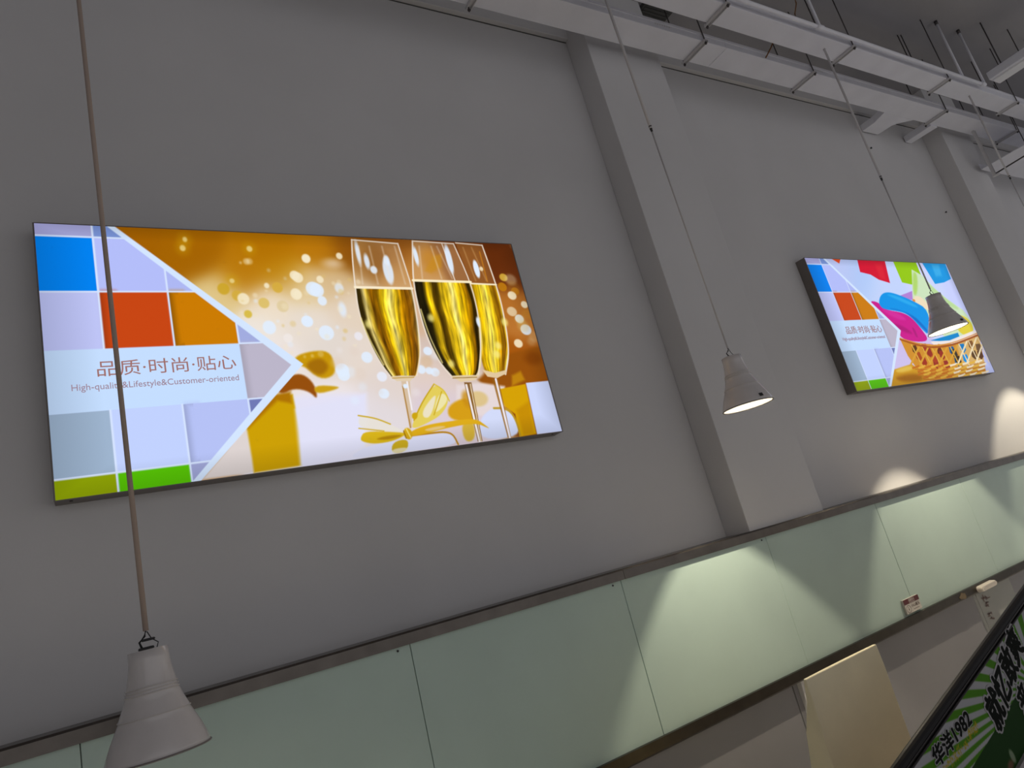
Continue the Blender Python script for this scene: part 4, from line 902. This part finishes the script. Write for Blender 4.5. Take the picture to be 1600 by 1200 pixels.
tag(link('tape_residue', finish(bm, 'tape_residue'), M['tape']), 'torn tan tape residue on the dark lower trim beside the white sensor', 'tape')
e = empty('clear_notice', (4.70, -0.1402, 0.50), 'clear plastic sheet with faded red print below the white sensor', 'notice')
box('sheet', 0.0, 0.50, -0.0022, -0.0002, 0.0, 0.36, M['sheet'], e)
rng = random.Random(8)
for cx, cz, sc in ((0.13, 0.300, .75), (0.135, 0.262, 0.6), (0.11, 0.205, 0.55), (0.115, 0.175, 0.45)):
    bm = bmesh.new()
    for k in range(6):
        x = cx + rng.uniform(-.045, .045) * sc; z = cz + rng.uniform(-.018, .018) * sc; hor = k % 2
        bm_box(bm, x - (.03 if hor else .006) * sc, x + (.03 if hor else .006) * sc, -0.0030, -0.0022, z - (.004 if hor else .016) * sc, z + (.004 if hor else .016) * sc)
    link('faded_mark', finish(bm, 'faded_mark'), M['faded'], e)

# ---------------------------------------------------------------- chair (back to the camera)
e = empty('dining_chair', (2.25, -0.80, FZ), 'cream padded high-back chair standing below the green glass band', 'chair')
bm = bmesh.new()
# wedge-shaped padded back: flat rear towards the camera, front swelling towards the seat
prof = [(-0.150, 0.872, 0.016), (-0.152, 0.80, 0.040), (-0.150, 0.70, 0.085), (-0.148, 0.58, 0.110), (-0.145, 0.42, 0.115), (-0.140, 0.30, 0.105)]
nx = 9; rows = []
for yb, z, th in prof:
    hw = 0.2125 + (0.872 - z) * 0.018
    row = []
    for k in range(nx):
        t = -1 + 2 * k / (nx - 1); row.append((bm.verts.new((t * hw, yb, z)), bm.verts.new((t * hw * 0.985, yb + th - min(0.014, th * 0.25) * t * t, z))))
    rows.append(row)
for i in range(len(rows) - 1):
    for k in range(nx - 1):
        for s in (0, 1): bm.faces.new((rows[i][k][s], rows[i][k+1][s], rows[i+1][k+1][s], rows[i+1][k][s]))
    bm.faces.new((rows[i][0][0], rows[i+1][0][0], rows[i+1][0][1], rows[i][0][1])); bm.faces.new((rows[i][-1][0], rows[i+1][-1][0], rows[i+1][-1][1], rows[i][-1][1]))
for k in range(nx - 1):
    bm.faces.new((rows[0][k][0], rows[0][k+1][0], rows[0][k+1][1], rows[0][k][1])); bm.faces.new((rows[-1][k][0], rows[-1][k+1][0], rows[-1][k+1][1], rows[-1][k][1]))
bmesh.ops.recalc_face_normals(bm, faces=bm.faces)
bmesh.ops.bevel(bm, geom=[ed for ed in bm.edges if len(ed.link_faces) == 2 and ed.calc_face_angle(0) > 0.6], offset=0.005, segments=3, affect='EDGES', profile=0.6)
link('backrest', finish(bm, 'backrest'), M['cream'], e, True)
box('seat', -0.215, 0.215, -0.045, 0.30, 0.315, 0.40, M['cream'], e, 0.025, 3)
for x, y in ((-0.19, -0.10), (0.19, -0.10), (-0.19, 0.27), (0.19, 0.27)):
    bm = bmesh.new(); bm_box(bm, x - 0.017, x + 0.017, y - 0.017, y + 0.017, 0.0, 0.318, 0.003); link('leg', finish(bm, 'leg'), M['leg'], e)

# ---------------------------------------------------------------- inclined moving walkway balustrade with advert
# local frame: +x along the rail (rising), +z across the rail (up); origin where the rail passes
BO = Vector((1.8409, -1.30, 0.9526)); ANG = math.atan2(0.2236, 0.9747)
e = empty('walkway_balustrade', BO, 'inclined walkway balustrade with black handrail and green soda advert', 'balustrade'); e.rotation_euler = (0, -ANG, 0)
S0, S1 = -0.85, 3.4
def rail_prof(n=14):
    return [(0.016 * math.cos(a), -0.018 + 0.018 * math.sin(a)) for a in [2 * math.pi * k / n for k in range(n)]]
prism('handrail', [(y, z) for y, z in rail_prof()], 'x', S0, S1, M['rubber'], e, 0.0)
box('handrail_track', S0 + 0.02, S1 - 0.02, -0.015, 0.015, -0.0405, -0.034, M['steel'], e, 0.002)
box('rail_seam', S0 + 0.02, S1 - 0.02, -0.0172, -0.0155, -0.0225, -0.0195, M['steel'], e)
def fl(s):  # local z of the floor below rail position s
    return -(BO.z - FZ + s * math.sin(ANG)) / math.cos(ANG)
# cladding follows the slope and stands on the level floor
cl = prism('cladding', [(S0 + 0.05, -0.302), (S1 - 0.05, -0.302), (S1 - 0.05 - math.tan(ANG) * 0 + 0.0, fl(S1 - 0.05) * math.cos(ANG) ** 2 if False else fl(S1 - 0.05)), (S0 + 0.05, min(fl(S0 + 0.05), -0.31))], 'y', -0.024, 0.024, M['clad'], e)
box('panel_core', S0 + 0.05, S1 - 0.05, -0.012, 0.012, -0.302, -0.038, M['clad'], e)
AW, AHt = 2.2, 0.262
cv = Canvas(AW, AHt, 1001, 121)
cu, cvv = 0.8302 + 0.6, AHt - (0.2392 - 0.040)
ang = np.degrees(np.arctan2(3.0 * (cv.v - cvv), -(cv.u - cu)))
ph = ((ang + 1.2) / 7.2) % 1.0
sd = np.minimum(np.abs(ph - 0.5) - 0.25, 0.3)
edge = np.clip(0.5 + sd * 16, 0, 1)[..., None]
cv.c = np.array([70, 128, 14.]) * edge + np.array([168, 168, 172.]) * (1 - edge)
dk = cv.soft(-(AHt - cv.v) + (0.183 - 0.040) + 0.02 * np.exp(-((cv.u - 0.55) / 0.25) ** 2) * 0, 0.001)[..., None]
cv.c = cv.c * (1 - dk) + np.array([16, 56, 5.]) * dk
rs = np.random.RandomState(5)
for k in range(130):   # illegible gold print line
    s = 0.165 + 0.6 + rs.rand() * 0.25; t = 0.108 + (s - 0.765) * 0.02 + rs.rand() * 0.024
    v = AHt - (t - 0.040); a = rs.rand() * 3.14; l = 0.004
    cv.line([(s - l * math.cos(a), v - l * math.sin(a)), (s + l * math.cos(a), v + l * math.sin(a))], 0.0022, (170, 150, 20), 0.0005)
cv.disc(0.6 + 0.50, AHt - 0.235, 0.012, 0.02, (150, 160, 140), 0.004, 0.8); cv.disc(0.6 + 0.47, AHt - 0.245, 0.02, 0.012, (160, 90, 90), 0.006, 0.6)
ad = link('advert_print', cv.mesh('advert_print'), M['ad'], e); ad.location = (-0.6, -0.0128, -0.302)
def ring(r, n): return [(0, 0)] + [(r * math.cos(2 * math.pi * k / n), r * math.sin(2 * math.pi * k / n)) for k in range(n)]
def adtext(body, s, t, size, width, rot, bold, shear, outline):
    base = Matrix.Translation((s + 0.6, 0, AHt - (t - 0.040))) @ Matrix.Rotation(-rot, 4, 'Y') @ R90
    text_mesh('lettering', body, size, M['ad_white'], ad, Matrix.Translation((0, -0.0010, 0)) @ base, width, 0.0002, 0.0, shear, halo=ring(outline, 10))
    text_mesh('lettering', body, size, M['ad_black'], ad, Matrix.Translation((0, -0.0019, 0)) @ base, width, 0.0002, 0.0, shear, halo=ring(bold, 6))
adtext('华洋1982', 0.157, 0.094, 0.054, 0.240, -0.05, 0.0019, 0.0, 0.0048)
adtext('就忆敢爽', 0.497, 0.193, 0.104, 0.380, 0.225, 0.0040, 0.25, 0.0105)
adtext('来一口', 0.668, 0.243, 0.074, 0.24, 0.225, 0.0034, 0.25, 0.0090)
for s in (S0 + 0.06, S1 - 0.06):
    box('end_post', s - 0.02, s + 0.02, -0.020, 0.020, -0.302, -0.036, M['steel'], e, 0.004)
